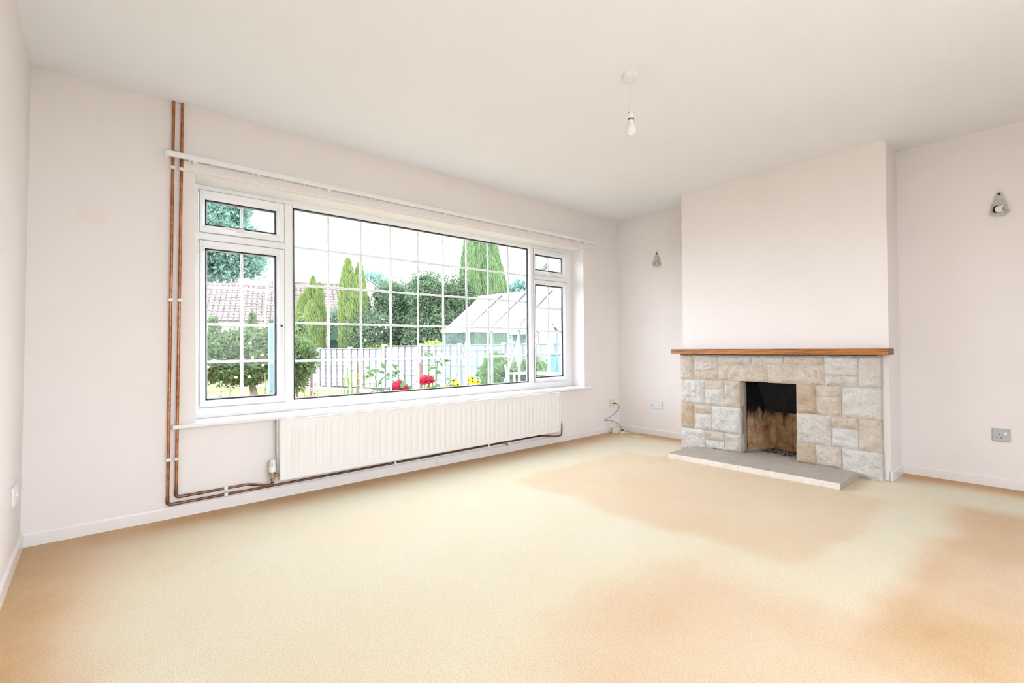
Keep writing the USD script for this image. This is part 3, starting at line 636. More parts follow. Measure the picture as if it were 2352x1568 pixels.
# ---------------------------------------------------------------- sockets and plates
def plate_x(x, y, z, w_, h, d, mat, parent):
    return obj('plate', MB().cbox(x - d, x, y - w_ / 2, y + w_ / 2, z - h / 2, z + h / 2, .004), mat, parent, smooth=30)
def holes(x, y, z, parent):
    """British pin slots: earth above, two below."""
    for dy, dz, wy, wz in ((0, .0115, .0022, .0045), (.011, -.0105, .0035, .0021), (-.011, -.0105, .0035, .0021)):
        obj('pin_slot', MB().box(x - .0006, x + .003, y + dy - wy, y + dy + wy, z + dz - wz, z + dz + wz), MDARK, parent)
def rocker(x, y, z, parent):
    obj('switch', MB().hull([(x, y - .0055, z - .0085), (x, y + .0055, z - .0085), (x, y - .0055, z + .0085), (x, y + .0055, z + .0085), (x - .005, y - .005, z - .008), (x - .005, y + .005, z - .008), (x - .001, y - .005, z + .008), (x - .001, y + .005, z + .008)]), MCLIP, parent)
s1 = thing('power_socket', 'single grey switched socket low on the right wall', 'power socket', (XR, -3.081, .347))
plate_x(0, 0, 0, .086, .086, .010, MGREY, s1); holes(-.0102, .009, -.006, s1); rocker(-.0095, -.022, .014, s1)
s2 = thing('power_socket', 'double white switched socket left of the fireplace', 'power socket', (XR, -.486, .329))
plate_x(0, 0, 0, .146, .086, .010, MSOCK, s2)
for dy in (.045, -.045): holes(-.0102, dy, -.004, s2)
for dy in (.014, -.014): rocker(-.0095, dy, .010, s2)
tv = thing('aerial_socket', 'cream aerial plate on the window wall near the corner', 'aerial socket', (4.689, 0, .318))
obj('plate', MB().cbox(-.043, .043, -.008, 0, -.043, .043, .003), MCREAM, tv, smooth=30)
obj('screw', MB().lathe([(.003, 0), (.003, .0015)], 10, (-.030, -.008, 0), (0, -1, 0)), MGREY, tv)
obj('screw', MB().lathe([(.003, 0), (.003, .0015)], 10, (.034, -.008, 0), (0, -1, 0)), MGREY, tv)
obj('coax_port', MB().lathe([(.006, 0), (.006, .008), (.004, .010)], 14, (.004, -.008, 0), (0, -1, 0)), MTEAL, tv, smooth=30)
# aerial lead, splitter box, plugs
lead = thing('aerial_lead', 'thin brown aerial cable looping down the wall to the floor box', 'cable', (0, 0, 0))
obj('plug', MB().lathe([(.0065, 0), (.0065, .018), (.0045, .024)], 14, (4.700, -.019, .318), (.75, -.45, 0)), MTEAL, lead, smooth=30)
obj('cord', MB().tube(spline([(4.716, -.028, .318), (4.76, -.035, .300), (4.782, -.03, .262), (4.765, -.02, .225), (4.70, -.016, .190), (4.61, -.016, .162), (4.535, -.018, .146), (4.55, -.02, .138), (4.63, -.024, .132), (4.70, -.04, .108), (4.725, -.075, .080), (4.712, -.100, .056), (4.676, -.112, .034)], 8), .0028, 8), MCABLE, lead, smooth=60)
box = thing('splitter_box', 'small cream junction box on the carpet in the corner', 'junction box', (4.640, -.085, 0), math.radians(-38))
obj('case', MB().cbox(-.040, .040, -.022, .022, .0, .056, .004), MCREAM, box, smooth=30)
obj('lid_line', MB().cbox(-.0405, .0405, -.0225, .0225, .042, .044, .0005), MCABLE, box)
pl = thing('mains_plug', 'cream plug lying on the carpet beside the junction box', 'plug', (4.660, -.165, 0), math.radians(20))
obj('body', MB().hull([(x, y, z) for x in (-.022, .022) for y in (-.020, .020) for z in (.0, .018)] + [(-.012, -.014, .026), (.012, -.014, .026), (-.012, .014, .026), (.012, .014, .026)]), MCREAM, pl, smooth=30)
for dx in (-.010, .010): obj('pin', MB().cbox(dx - .003, dx + .003, -.004, .004, .024, .044, .001), MTEAL, pl)
obj('pin', MB().cbox(-.002, .002, .008, .014, .024, .046, .001), MTEAL, pl)
fx_ = thing('mains_flex', 'cream flex in a long loop on the carpet beside the skirting', 'cable', (0, 0, 0))
obj('cord', MB().tube(spline([(4.682, -.160, .010), (4.72, -.20, .006), (4.745, -.26, .0045), (4.740, -.33, .0045), (4.715, -.385, .0045), (4.69, -.41, .0045), (4.655, -.425, .0045), (4.620, -.385, .0045), (4.600, -.32, .0045), (4.61, -.25, .0045), (4.635, -.19, .008)], 10), .0042, 8), MCREAM, fx_, smooth=60)
fl2 = thing('thin_flex', 'thin pale wire arching over the skirting behind the junction box', 'cable', (0, 0, 0))
obj('cord', MB().tube(spline([(4.592, -.075, .012), (4.575, -.045, .05), (4.60, -.026, .095), (4.68, -.026, .102), (4.76, -.032, .098), (4.785, -.07, .075), (4.76, -.13, .03), (4.70, -.16, .012)], 8), .0022, 8), MCORD, fl2, smooth=60)
ls = thing('blank_plate', 'white plate low on the left wall', 'wall plate', (.004, -.31, .328))
obj('plate', MB().cbox(0, .011, -.073, .073, -.043, .043, .004), MCLIP, ls, smooth=30)
obj('switch', MB().cbox(.010, .016, -.012, .0, -.009, .009, .002), MCLIP, ls)
for (y, z, lb) in ((-.585, 1.842, 'small white picture hook high on the left wall'), (-.665, 1.425, 'small white picture hook at mid height on the left wall')):
    hk = thing('picture_hook', lb, 'hook', (z / HT * LT, y, z))
    obj('pin', MB().lathe([(.003, 0), (.003, .004), (.0015, .005)], 10, (0, 0, 0), (1, 0, 0)), MCLIP, hk)
    obj('hook', MB().tube(spline([(.002, 0, .006), (.004, 0, -.006), (.009, .004, -.010), (.012, .008, -.004), (.011, .010, .003)], 5), .0016, 8), MCLIP, hk, smooth=60)

# ---------------------------------------------------------------- the garden
GZ = -.30
def at(az, d, z=GZ):
    a = math.radians(az); return np.array([CAM[0] + d * math.cos(a), CAM[1] + d * math.sin(a), z])
MLAWN = usdkit.material(stage, f'{L}/dry_lawn', {
    'g': ('geometry', {}), 'n': ('noise_texture', {'scale': .7, 'detail': 6., 'roughness': .65}), 'r': ('rgb_ramp', {'ramp': [(.3, (.13, .115, .055)), (.5, (.19, .15, .085)), (.7, (.225, .18, .11))]}),
    'f': ('noise_texture', {'scale': 30., 'detail': 4.}), 'b': ('bump', {'strength': .8, 'distance': .03}), 'p': ('principled_bsdf', {'roughness': 1., 'specular_ior_level': .1})},
    [('g.position', 'n.vector'), ('n.fac', 'r.fac'), ('r.color', 'p.base_color'), ('g.position', 'f.vector'), ('f.fac', 'b.height'), ('b.normal', 'p.normal')], surface='p.BSDF')
MCONC = plain('concrete', (.55, .53, .49), rough=.9, scale=12., var=.1)
struct('ground', MB().box(-40, 60, -40, 90, GZ - .3, GZ), MLAWN, label='dry straw coloured lawn')
struct('patio', MB().box(-3, 8, -9, YB - .21, GZ, -.06), MCONC, label='paved terrace behind the house')
MFENCE = wood('bleached_fence_wood', (.19, .195, .21), (.25, .255, .27), (.31, .315, .325), 'x', .5)
MBATTEN = wood('shade_grey_batten', (.11, .105, .10), (.16, .15, .145), (.21, .20, .19), 'z', .6)  # darker than the slats, to draw the battens' shaded sides
MSTAKE = wood('brown_stake', (.10, .06, .04), (.17, .11, .075), (.24, .17, .12), 'z')
MWHITE = plain('white_render', (.80, .79, .77), rough=.8, scale=2., var=.03)
MOCHRE = plain('yellow_render', (.72, .66, .50), rough=.8, scale=2., var=.04)
MTILE = plain('roof_tile', (.135, .102, .088), rough=.85, scale=3.5, var=.35)
MSLATE = plain('blue_slate', (.42, .50, .58), rough=.6, scale=6., var=.1)
MALU = plain('aluminium', (.66, .69, .69), rough=.4, metal=.5, scale=10., var=.05)
MALUM = plain('grey_aluminium', (.26, .29, .29), rough=.5, metal=.2, scale=10., var=.1)  # mid grey, used for the uprights
MALUD = plain('backlit_aluminium', (.035, .038, .04), rough=.7, metal=.0, scale=10., var=.2)  # near-black colour makes the inner rafters look backlit
MGREEN = plain('dark_green_paint', (.03, .085, .075), rough=.6, scale=10., var=.15)
MBLUEP = plain('pale_blue_paint', (.20, .33, .37), rough=.45, scale=8., var=.05)
MBLUEB = plain('blue_plastic', (.13, .40, .78), rough=.4, scale=8., var=.05)
MTERRA = plain('terracotta_board', (.58, .36, .28), rough=.8, scale=14., var=.15)
MBARK = plain('bark', (.20, .16, .12), rough=.95, scale=18., var=.35, bump=.8, bscale=40)
MSTEM = plain('green_stem', (.16, .25, .08), rough=.6, scale=20., var=.2)
MAPPLE = plain('green_apple', (.40, .46, .17), rough=.35, scale=10., var=.12)
# path at the fence foot
FP, FD = np.array([5.70, 13.80]), np.array([.351, -.936]) / np.hypot(.351, .936)
FN = np.array([-FD[1], FD[0]]) * -1  # towards the lawn
if FN @ (CAM[:2] - FP) < 0: FN = -FN
def fpt(t, off=0.): return FP + FD * t + FN * off
def slabpoly(m, q, z0, z1):
    v = [(*p, z0) for p in q] + [(*p, z1) for p in q]; n = len(q)
    m.add(v, [(i, (i + 1) % n, n + (i + 1) % n, n + i) for i in range(n)]).add(v[n:], [(0, i, i + 1) for i in range(1, n - 1)]); return m
struct('garden_path', slabpoly(MB(), [fpt(-3, .15), fpt(-3, .95), fpt(12, .95), fpt(12, .15)], GZ - .02, GZ + .012), MCONC, label='pale concrete path along the foot of the fence')
ang_f = math.atan2(FD[1], FD[0])
fence = thing('fence', 'bleached wooden panel fence with concrete posts running behind the flowers and greenhouse', 'fence', (0, 0, 0))
def part(name, parent, loc, rotz):
    x = UsdGeom.Xform.Define(stage, numbered(path_of(parent), name)); x.AddTranslateOp().Set(Gf.Vec3d(*map(float, loc))); x.AddRotateZOp().Set(math.degrees(rotz)); return x.GetPrim()
def fence_panel(t0, t1, top):
    p = fpt(t0); W_ = t1 - t0
    pn = part('fence_panel', fence, (p[0], p[1], GZ), ang_f)
    sgn = 1.0 if (np.array([-math.sin(ang_f), math.cos(ang_f)]) @ FN) > 0 else -1.0
    n = 9; h = (top - GZ - .06) / n
    for k in range(n):
        z0 = .04 + k * h
        y = .004 * math.sin(k * 2.1 + t0)
        obj('slat', MB().hull([(0, y, z0), (W_, y, z0), (0, y + sgn * .016, z0), (W_, y + sgn * .016, z0), (0, y - sgn * .006, z0 + h + .02), (W_, y - sgn * .006, z0 + h + .02), (0, y + sgn * .002, z0 + h + .02), (W_, y + sgn * .002, z0 + h + .02)]), MFENCE, pn)
    nb = 5
    for k in range(nb + 1):
        x = .02 + (W_ - .04) * k / nb
        obj('batten', MB().box(x - .013, x + .013, sgn * .012, sgn * .034, .02, top - GZ - .02), MBATTEN, pn)
    obj('cap_rail', MB().cbox(-.01, W_ + .01, -.02, .045 * sgn if sgn > 0 else .02, top - GZ - .022, top - GZ, .003) if sgn > 0 else MB().cbox(-.01, W_ + .01, -.045, .02, top - GZ - .022, top - GZ, .003), MFENCE, pn)
def fence_post(t, top):
    p = fpt(t)
    ps = part('post', fence, (p[0], p[1], GZ), ang_f)
    obj('shaft', MB().cbox(-.045, .045, -.05, .05, 0, top - GZ, .006), MCONC, ps, smooth=30)
    obj('cap', MB().cbox(-.055, .055, -.06, .06, top - GZ, top - GZ + .035, .012), MCONC, ps, smooth=30)
tt = [.75 - 1.46, .75, 2.21, 3.66, 5.07, 6.48, 7.89, 9.3, 10.7]
tops = [.975, .975, .972, 1.04, 1.045, 1.04, 1.05, 1.06]
for k in range(8): fence_panel(tt[k] + .05, tt[k + 1] - .05, tops[k])
for k, t0 in enumerate(tt): fence_post(t0, (tops[min(k, 7)] if k else .975) + .01)
for (a, d, zt, lb) in ((71.75, 13.5, .52, 'brown stake before the left fence, beside the pink flowers'), (66.85, 12.0, .60, 'brown stake before the fence, between the pale plant and the rose'), (59.85, 11.0, .62, 'brown stake before the fence above the smaller rose')):
    p = at(a, d)
    obj('garden_stake', MB().lathe([(.030, GZ - .05), (.030, zt), (.022, zt + .02), (0, zt + .022)], 10, (p[0], p[1], 0)), MSTAKE, smooth=40, label=lb, cat='stake')

# ---- foliage
def leaves(c, size, rng, aspect=.55, dirs=None, jit=.7, fold=.25):
    """One folded quad per point: 4 corners, 2 triangles."""
    c = np.asarray(c, float); n = len(c)
    a = rng.normal(size=(n, 3)) if dirs is None else np.asarray(dirs) + jit * rng.normal(size=(n, 3))
    a /= np.linalg.norm(a, axis=1, keepdims=True)
    b_ = np.cross(a, rng.normal(size=(n, 3))); b_ /= np.linalg.norm(b_, axis=1, keepdims=True); k = np.cross(a, b_)
    s = (size * rng.uniform(.7, 1.3, n))[:, None]
    V = np.stack([c - a * s * .5, c + b_ * s * aspect * .5 + k * s * fold * .4, c + a * s * .5, c - b_ * s * aspect * .5 + k * s * fold * .4], 1).reshape(-1, 3)
    i = np.arange(n)[:, None] * 4
    F = np.concatenate([i + [0, 1, 2], i + [0, 2, 3]], 1).reshape(-1, 3)
    return V, F
def blob_pts(rng, n, c, r, shell=.55, lump=.35, seed=0, fr=1.6):
    """Points in the outer part of a lumpy ellipsoid."""
    d = rng.normal(size=(n, 3)); d /= np.linalg.norm(d, axis=1, keepdims=True)
    k = 1 + lump * 2 * (meshkit.fbm(d * fr + seed * 9.1 + 20, 3, seed) - .5)
    q = rng.uniform(shell, 1, n) ** .6 * k
    spr = meshkit.noise(d * 7.3 + seed, seed + 3) > .74      # sprigs that stand out of the crown
    q = np.where(spr, q * rng.uniform(1.0, 1.22, n), q)
    return np.asarray(c) + d * q[:, None] * np.asarray(r), d
def core(c, r, seed, k=.68, lump=.35, fr=1.6):
    m = trimesh.creation.icosphere(3); d = np.array(m.vertices)
    q = k * (1 + lump * 2 * (meshkit.fbm(d * fr + seed * 9.1 + 20, 3, seed) - .5))
    return np.asarray(c) + d * q[:, None] * np.asarray(r), m.faces
def tree(name, label, cat, base, blobs, n, size, mat, barkr=.08, seed=0, apples=0, group=None, aspect=.55, trunk=None, lump=.35):
    rng = np.random.default_rng(seed)
    t_ = thing(name, label, cat, base, group=group)
    vol = np.array([np.prod(r) ** (2 / 3) for _, r in blobs]); vol = vol / vol.sum()
    m = MB()
    allp = []
    for k, (c, r) in enumerate(blobs):
        p, d = blob_pts(rng, int(n * vol[k]), c, r, .6, lump, seed + k)
        m.add(*leaves(p, size, rng, aspect, d * .4 + np.array([0, 0, .2]), 1.)); allp.append(p)
        v, f = core(c, r, seed + k, .62, lump)
        # inner twigs and leaves: a dense inner layer of the same leaves
        q = int(n * vol[k] * .5); pi, di = blob_pts(rng, q, c, np.asarray(r) * .72, .75, lump, seed + k)
        m.add(*leaves(pi, size * 1.8, rng, .9, None))
        m.add(v, f)
    obj('foliage', m, mat, t_, kind='stuff')
    top = np.mean([c for c, r in blobs], 0)
    tr = trunk or [(0, 0, 0), (top[0] * .2, top[1] * .2, top[2] * .4), (top[0], top[1], top[2])]
    obj('trunk', MB().tube(spline(tr, 5), np.linspace(barkr, barkr * .45, 5 * (len(tr) - 1) + 1), 9), MBARK, t_, smooth=60)
    if apples:
        P = np.vstack(allp); P = P[np.linalg.norm(P[:, :2] - top[:2], axis=1) > 0]
        toward = (CAM[:2] - np.asarray(base)[:2]); toward /= np.linalg.norm(toward)
        sc_ = (P[:, :2] - top[:2]) @ toward
        idx = np.argsort(-sc_)[:max(apples * 12, 40)]
        for i in rng.choice(idx, apples, replace=False):
            q = P[i] + np.array([*(toward * .05), 0])
            obj('apple', MB().lathe([(0, -.027), (.017, -.025), (.028, -.008), (.030, .005), (.023, .021), (.008, .025), (0, .020)], 12, q), MAPPLE, t_, smooth=60)
    return t_
LF_APPLE = leafmat('apple_leaves', (.11, .165, .06), (.33, .42, .17))
LF_DARK = leafmat('dark_leaves', (.12, .18, .10), (.40, .47, .26))
LF_BLUE = leafmat('hazy_bluegreen_leaves', (.16, .28, .22), (.34, .48, .39))  # distance haze mixed into the leaf colour
LF_CYP = leafmat('cypress_sprays', (.22, .29, .10), (.50, .58, .23), .2)
LF_CYPD = leafmat('deep_cypress_sprays', (.18, .27, .12), (.42, .54, .26), .2)
LF_SILV = leafmat('silvery_leaves', (.20, .27, .20), (.42, .50, .40))
LF_SHOOT = leafmat('shoot_leaves', (.18, .25, .11), (.44, .52, .27))
LF_LIME = leafmat('lime_leaves', (.36, .46, .10), (.60, .66, .22))
LF_ROSE = leafmat('rose_leaves', (.10, .20, .08), (.24, .36, .16))
LF_TOM = leafmat('tomato_leaves', (.20, .30, .08), (.44, .52, .18))
b0 = at(77.6, 11.0)
tree('apple_tree', 'round apple tree dotted with fruit at the left of the window', 'tree', b0,
     [((-.80, .1, 1.10), (.70, .75, .50)), ((.10, -.1, 1.18), (.80, .8, .52)), ((.85, .1, 1.05), (.50, .6, .46)), ((.0, .1, 1.42), (.75, .6, .30)), ((-.62, .1, 1.62), (.11, .1, .36)), ((.05, .1, 1.72), (.09, .1, .36)), ((.42, .1, 1.62), (.10, .1, .32)), ((-.2, -.3, .80), (.6, .5, .26))], 12000, .068, LF_APPLE, .085, 3, apples=14,
     trunk=[(.1, 0, -.02), (.06, 0, .35), (-.02, 0, .75), (-.05, 0, 1.3)])
# water shoots rising from the apple tree are a plant of their own behind it
b0 = at(73.2, 12.4)
tree('willow_bush', 'loose leafy bush with upright shoots right of the apple tree', 'bush', b0, [((-.1, 0, 1.0), (.50, .5, .75)), ((.12, 0, 1.55), (.14, .14, .55)), ((-.35, 0, 1.6), (.2, .2, .5))], 4200, .085, LF_SHOOT, .03, 8, aspect=.35)
b0 = at(82.3, 34)
tree('broad_tree', 'tall blue-green broadleaf tree behind the tiled roof', 'tree', b0, [((0, 0, 7.6), (3.6, 3.4, 2.6)), ((-1.2, .5, 10.2), (3.2, 3, 3.0)), ((1.7, .3, 6.9), (2.0, 2.0, 1.6)), ((1.4, 0, 9.6), (1.6, 1.6, 1.9)), ((2.6, .2, 8.2), (.9, .9, 1.0))], 22000, .24, LF_BLUE, .3, 21, lump=.5)
for k, (a, d, w_, h, s_) in enumerate(((68.4, 46, 1.6, 7.4, 31), (65.2, 48, 2.3, 8.9, 32), (63.3, 50, 2.2, 8.3, 33))):
    tree('distant_tree', ['hazy blue-green tree left of the tall cypress', 'hazy blue-green tree just right of the tall cypress', 'hazy blue-green tree behind the right slope of the white gable'][k], 'tree', at(a, d), [((0, 0, h * .62), (w_, w_, h * .38)), ((w_ * .5, 0, h * .5), (w_ * .7, w_ * .7, h * .3))], 6000, .28, LF_BLUE, .2, s_)
b0 = at(62.6, 18.0)
tree('bushy_tree', 'dense dark fruit tree behind the fence, left one of two', 'tree', b0, [((-.5, 0, 1.6), (1.3, 1.2, 1.3)), ((.5, .2, 2.5), (1.1, 1.1, 1.2)), ((-.2, 0, 3.0), (.7, .7, .7)), ((1.0, 0, 1.3), (.8, .8, 1.2))], 20000, .09, LF_DARK, .1, 41, apples=8)
b0 = at(57.4, 17.0)
tree('bushy_tree', 'dense dark fruit tree behind the fence beside the greenhouse', 'tree', b0, [((-.4, 0, 1.5), (1.2, 1.2, 1.3)), ((.4, .2, 2.5), (1.1, 1.1, 1.3)), ((-.6, 0, 3.1), (.75, .7, .75)), ((1.0, 0, 2.9), (.75, .7, .8))], 20000, .09, LF_DARK, .1, 45, apples=8)
b0 = at(64.7, 17.2)
tree('silvery_bush', 'pale silvery bush between the tall cypress and the dark fruit trees', 'bush', b0, [((0, 0, 1.75), (.62, .6, .75)), ((.3, 0, 1.2), (.5, .5, .7))], 3200, .10, LF_SILV, .05, 51, aspect=.3)
b0 = at(69.3, 22.2)
tree('silvery_bush', 'pale feathery bush between the two cypresses', 'bush', b0, [((0, 0, 1.9), (.40, .4, 1.2))], 1800, .12, LF_SILV, .05, 53, aspect=.25)
tree('leafy_shrub', 'low lime green shrub showing over the fence beside the greenhouse', 'bush', at(58.4, 15.3), [((0, 0, 1.18), (.48, .4, .30)), ((-.4, 0, 1.1), (.3, .3, .25))], 1500, .09, LF_LIME, .03, 55)
tree('leafy_shrub', 'small lime green shrub over the fence under the dark fruit tree', 'bush', at(64.2, 17.0), [((0, 0, 1.20), (.55, .4, .28))], 1200, .09, LF_LIME, .03, 56)
tree('garden_tree', 'soft blue-green tree right of the widest cypress, above the greenhouse', 'tree', at(48.0, 21), [((0, 0, 3.1), (1.1, 1.1, 1.2)), ((.5, .3, 2.3), (.9, .9, .9))], 4500, .16, LF_BLUE, .1, 57)
tree('leafy_shrub', 'dark shrub low behind the fence by the green shed', 'bush', at(68.0, 22), [((0, 0, 1.1), (1.3, .8, .7)), ((1.4, 0, 1.0), (1.0, .8, .7))], 4000, .13, LF_DARK, .05, 58)
def cypress(label, base, lobes, n, mat, seed, k0=1.):
    """Columns of upright sprays: each lobe is (x, y, half width, top)."""
    rng = np.random.default_rng(seed)
    t_ = thing('cypress', label, 'tree', base)
    lobes = [(x * k0, y * k0, w_ * k0, (h - 1.26) * k0 + 1.26) for x, y, w_, h in lobes]
    m = MB(); tot = sum(w_ * h for _, _, w_, h in lobes)
    for x, y, w_, h in lobes:
        k = int(n * w_ * h / tot)
        u = rng.uniform(0, 1, k); th = rng.uniform(0, 2 * np.pi, k)
        prof = np.clip(.55 + u * 1.6, 0, 1) * np.clip((1 - u) * 3.4, 0, 1) ** .55
        rad = w_ * prof * (.82 + .26 * meshkit.fbm(np.stack([np.cos(th) * 2.2, np.sin(th) * 2.2, u * h * .7], 1) + seed, 3, seed)) * rng.uniform(.86, 1.0, k)
        p = np.stack([x + rad * np.cos(th), y + rad * np.sin(th), .12 + u * h], 1)
        d = np.stack([np.cos(th) * .28, np.sin(th) * .28, np.ones(k)], 1)
        m.add(*leaves(p, .24, rng, .17, d, .13, .15))
        uu = np.linspace(0, 1, 18)
        pr = [(max(.0, w_ * .80 * min(1, .55 + q * 1.6) * min(1, max(0, (1 - q) * 3.4)) ** .55), .12 + q * h * .97) for q in uu]
        v, f, _ = meshkit.arrays(MB().lathe(pr, 16, (x, y, 0)).mesh())
        m.add(v, f)
    obj('foliage', m, mat, t_, kind='stuff')
    obj('trunk', MB().lathe([(.09, 0), (.06, 1.)], 8), MBARK, t_)
cypress('lower cypress with three pointed tips before the tiled roof', at(71.75, 19.4), [(-.30, 0, .24, 2.95), (-.08, .1, .28, 3.2), (.10, .1, .20, 3.62), (.21, -.2, .20, 3.35), (-.10, -.35, .36, 2.7), (.12, .1, .28, 2.5)], 17000, LF_CYP, 61, 1.10)
cypress('slim tall cypress with twin tips in the middle of the garden', at(67.25, 18.2), [(-.20, 0, .32, 4.12), (.24, .1, .28, 4.02), (0, -.25, .40, 3.5), (.46, 0, .20, 2.9), (-.26, .1, .22, 3.3)], 19000, LF_CYP, 62, 1.07)
cypress('widest and tallest cypress beside the greenhouse', at(52.55, 18.0), [(-.62, 0, .34, 5.5), (-.20, .2, .46, 5.9), (.20, .15, .46, 5.8), (.52, 0, .42, 5.5), (.82, -.1, .30, 4.3), (.1, -.4, .55, 4.4), (-.52, -.3, .34, 3.8)], 26000, LF_CYPD, 63)

# ---- houses behind
def tiled_roof(m, a, b_, dn, rise, pw=.21, pc=.24):
    """Courses of curved tiles on the slope that falls from ridge a-b by the horizontal vector dn and the height rise."""
    a, b_, dn = np.asarray(a, float), np.asarray(b_, float), np.asarray(dn, float)
    Lr = np.linalg.norm(b_ - a); ux = (b_ - a) / Lr; down = np.array([*dn, -rise]); Ls = np.linalg.norm(down); ud = down / Ls; nr = np.cross(ux, ud); nr = nr if nr[2] > 0 else -nr
    nx, nc = int(Lr / pw), int(Ls / pc)
    prof = [(0., 0.), (.25, .032), (.5, .046), (.75, .032), (.92, .0)]
    V, F = [], []
    for i in range(nc):
        for j in range(nx):
            o = len(V)
            for s_, up_ in ((i * pc, .012), ((i + 1) * pc + .03, .034)):
                for q, h in prof: V.append(a + ux * (j + q) * pw + ud * s_ + nr * (h + up_))
            for k in range(4): F += [(o + k, o + k + 1, o + 6 + k, o + 5 + k)]
            o2 = len(V)
            for q, h in prof: V.append(a + ux * (j + q) * pw + ud * ((i + 1) * pc + .03) + nr * (-.01))
            for k in range(4): F += [(o + 5 + k, o + 6 + k, o2 + k + 1, o2 + k)]
    m.add(V, F)
def house(label, A, B, dn, zr, ze, wall, roofmat, tiles=True, name='house', barge=False):
    """Ridge from A to B (xy), facade towards dn."""
    A, B, dn = np.array(A, float), np.array(B, float), np.array(dn, float)
    h_ = thing(name, label, 'house', (A[0], A[1], GZ))
    o = np.array([A[0], A[1], GZ])
    m = MB()
    q = [A + dn * .88, B + dn * .88, B - dn * .88, A - dn * .88]
    slabpoly(m, [p - A for p in q], 0, ze - GZ + .02)
    for P in (A, B):  # gable triangles
        m.hull([(*(P + dn * .88 - A), ze - GZ), (*(P - dn * .88 - A), ze - GZ), (*(P - A), zr - GZ - .12), (*(P + dn * .88 - A + (B - A) / np.linalg.norm(B - A) * (.05 if P is A else -.05)), ze - GZ), (*(P - A + (B - A) / np.linalg.norm(B - A) * (.05 if P is A else -.05)), zr - GZ - .12)])
    obj('wall', m, wall, h_)
    r = MB(); ux = (B - A) / np.linalg.norm(B - A) * .15
    for sg in (1, -1):
        a_, b2 = A - ux, B + ux
        v = [(*(a_ - A), zr - GZ), (*(b2 - A), zr - GZ), (*(b2 + sg * dn - A), ze - GZ), (*(a_ + sg * dn - A), ze - GZ)]
        r.add(v + [(x, y, z - .08) for x, y, z in v], [(0, 1, 2, 3), (4, 7, 6, 5), (3, 2, 6, 7), (0, 3, 7, 4), (1, 5, 6, 2)])
    obj('roof', r, roofmat, h_)
    if tiles:
        tr_ = MB(); tiled_roof(tr_, (*(A - ux - A), zr - GZ), (*(B + ux - A), zr - GZ), dn, zr - ze)
        obj('roof_tiles', tr_, roofmat, h_, kind='stuff')
        obj('ridge_tiles', MB().tube([(*(A - ux - A), zr - GZ + .01), (*(B + ux - A), zr - GZ + .01)], .10, 10), roofmat, h_, smooth=50)
    if barge:
        for sg in (1, -1):
            a_ = A - ux * 1.3 - A
            obj('barge_board', MB().hull([(*(a_ + e), z) for e, z in ((ux * .0, zr - GZ + .10), (ux * .5, zr - GZ + .10), (ux * .0, zr - GZ - .16), (ux * .5, zr - GZ - .16), (sg * dn, ze - GZ + .10), (sg * dn + ux * .5, ze - GZ + .10), (sg * dn, ze - GZ - .16), (sg * dn + ux * .5, ze - GZ - .16))]), MWHITE, h_)
    return h_
DN = np.array([-.275, -.96]) * 2.75
house('low bungalow with brown tiled roof behind the apple tree', (-1.5, 24.3), (6.55, 22.0), DN, 3.98, 2.05, MWHITE, MTILE)
house('slightly taller tiled bungalow with white barge board, right of the first', (6.75, 22.0), (10.0, 21.05), DN * 1.05, 4.22, 2.05, MWHITE, MTILE, barge=True)
A = at(65.6, 38)[:2]; dv = np.array([math.cos(math.radians(65.6)), math.sin(math.radians(65.6))]); nv = np.array([dv[1], -dv[0]])
house('distant white gabled house right of the tall cypress', A, A + dv * 5, nv * 2.6, 6.25, 4.25, MWHITE, MCONC, tiles=False)
A = at(44.5, 17)[:2]; dv = np.array([.93, -.36])
house('cream house with pale slate roof beyond the greenhouse at the right', A, A + dv * 7, np.array([-.36, -.93]) * 2.2, 4.0, 3.1, MOCHRE, MSLATE, tiles=False)
# ---- shed and white board behind the fence
p = at(69.2, 20.4)
sh = thing('garden_shed', 'small dark green shed with a pitched roof behind the fence', 'shed', p, math.radians(-21))
m = MB().box(-.29, .29, -.4, .4, 0, 1.62); obj('body', m, MGREEN, sh)
obj('roof', MB().hull([(-.33, -.46, 1.60), (.33, -.46, 1.60), (-.33, .46, 1.60), (.33, .46, 1.60), (0, -.46, 1.98), (0, .46, 1.98), (-.33, -.46, 1.65), (.33, -.46, 1.65)]), plain('shed_roof_green', (.07, .17, .13), rough=.7), sh)
obj('door_frame', MB().box(-.23, -.19, -.415, -.40, 0, 1.5).box(.19, .23, -.415, -.40, 0, 1.5).box(-.23, .23, -.415, -.40, 1.46, 1.5), MTEAL, sh)
p = at(70.55, 20.3)
bd = thing('white_cabinet', 'white painted cupboard standing left of the green shed', 'cupboard', p, math.radians(-21))
obj('body', MB().cbox(-.20, .16, -.2, .2, 0, 1.38, .01), MWHITE, bd)
obj('lid', MB().hull([(-.24, -.24, 1.36), (.17, -.24, 1.36), (-.24, .24, 1.36), (.17, .24, 1.36), (-.24, -.24, 1.70), (.17, -.24, 1.70), (-.24, .24, 1.72), (.17, .24, 1.72)]), MWHITE, bd)
obj('vent', MB().lathe([(.03, 0), (.03, .01)], 10, (-.02, -.241, 1.45), (0, -1, 0)), MTEAL, bd)
# pale blue post near the window
p = at(75.72, 4.75)
po = thing('blue_post', 'pale blue square post standing close outside the left casement', 'post', p)
obj('shaft', MB().cbox(-.018, .018, -.018, .018, 0, 1.48, .004), MBLUEP, po, smooth=30)
obj('cap', MB().cbox(-.021, .021, -.021, .021, 1.478, 1.495, .004), MBLUEP, po, smooth=30)
obj('edge_strip', MB().cbox(.018, .024, -.012, .012, .02, 1.46, .002), MTEAL, po)

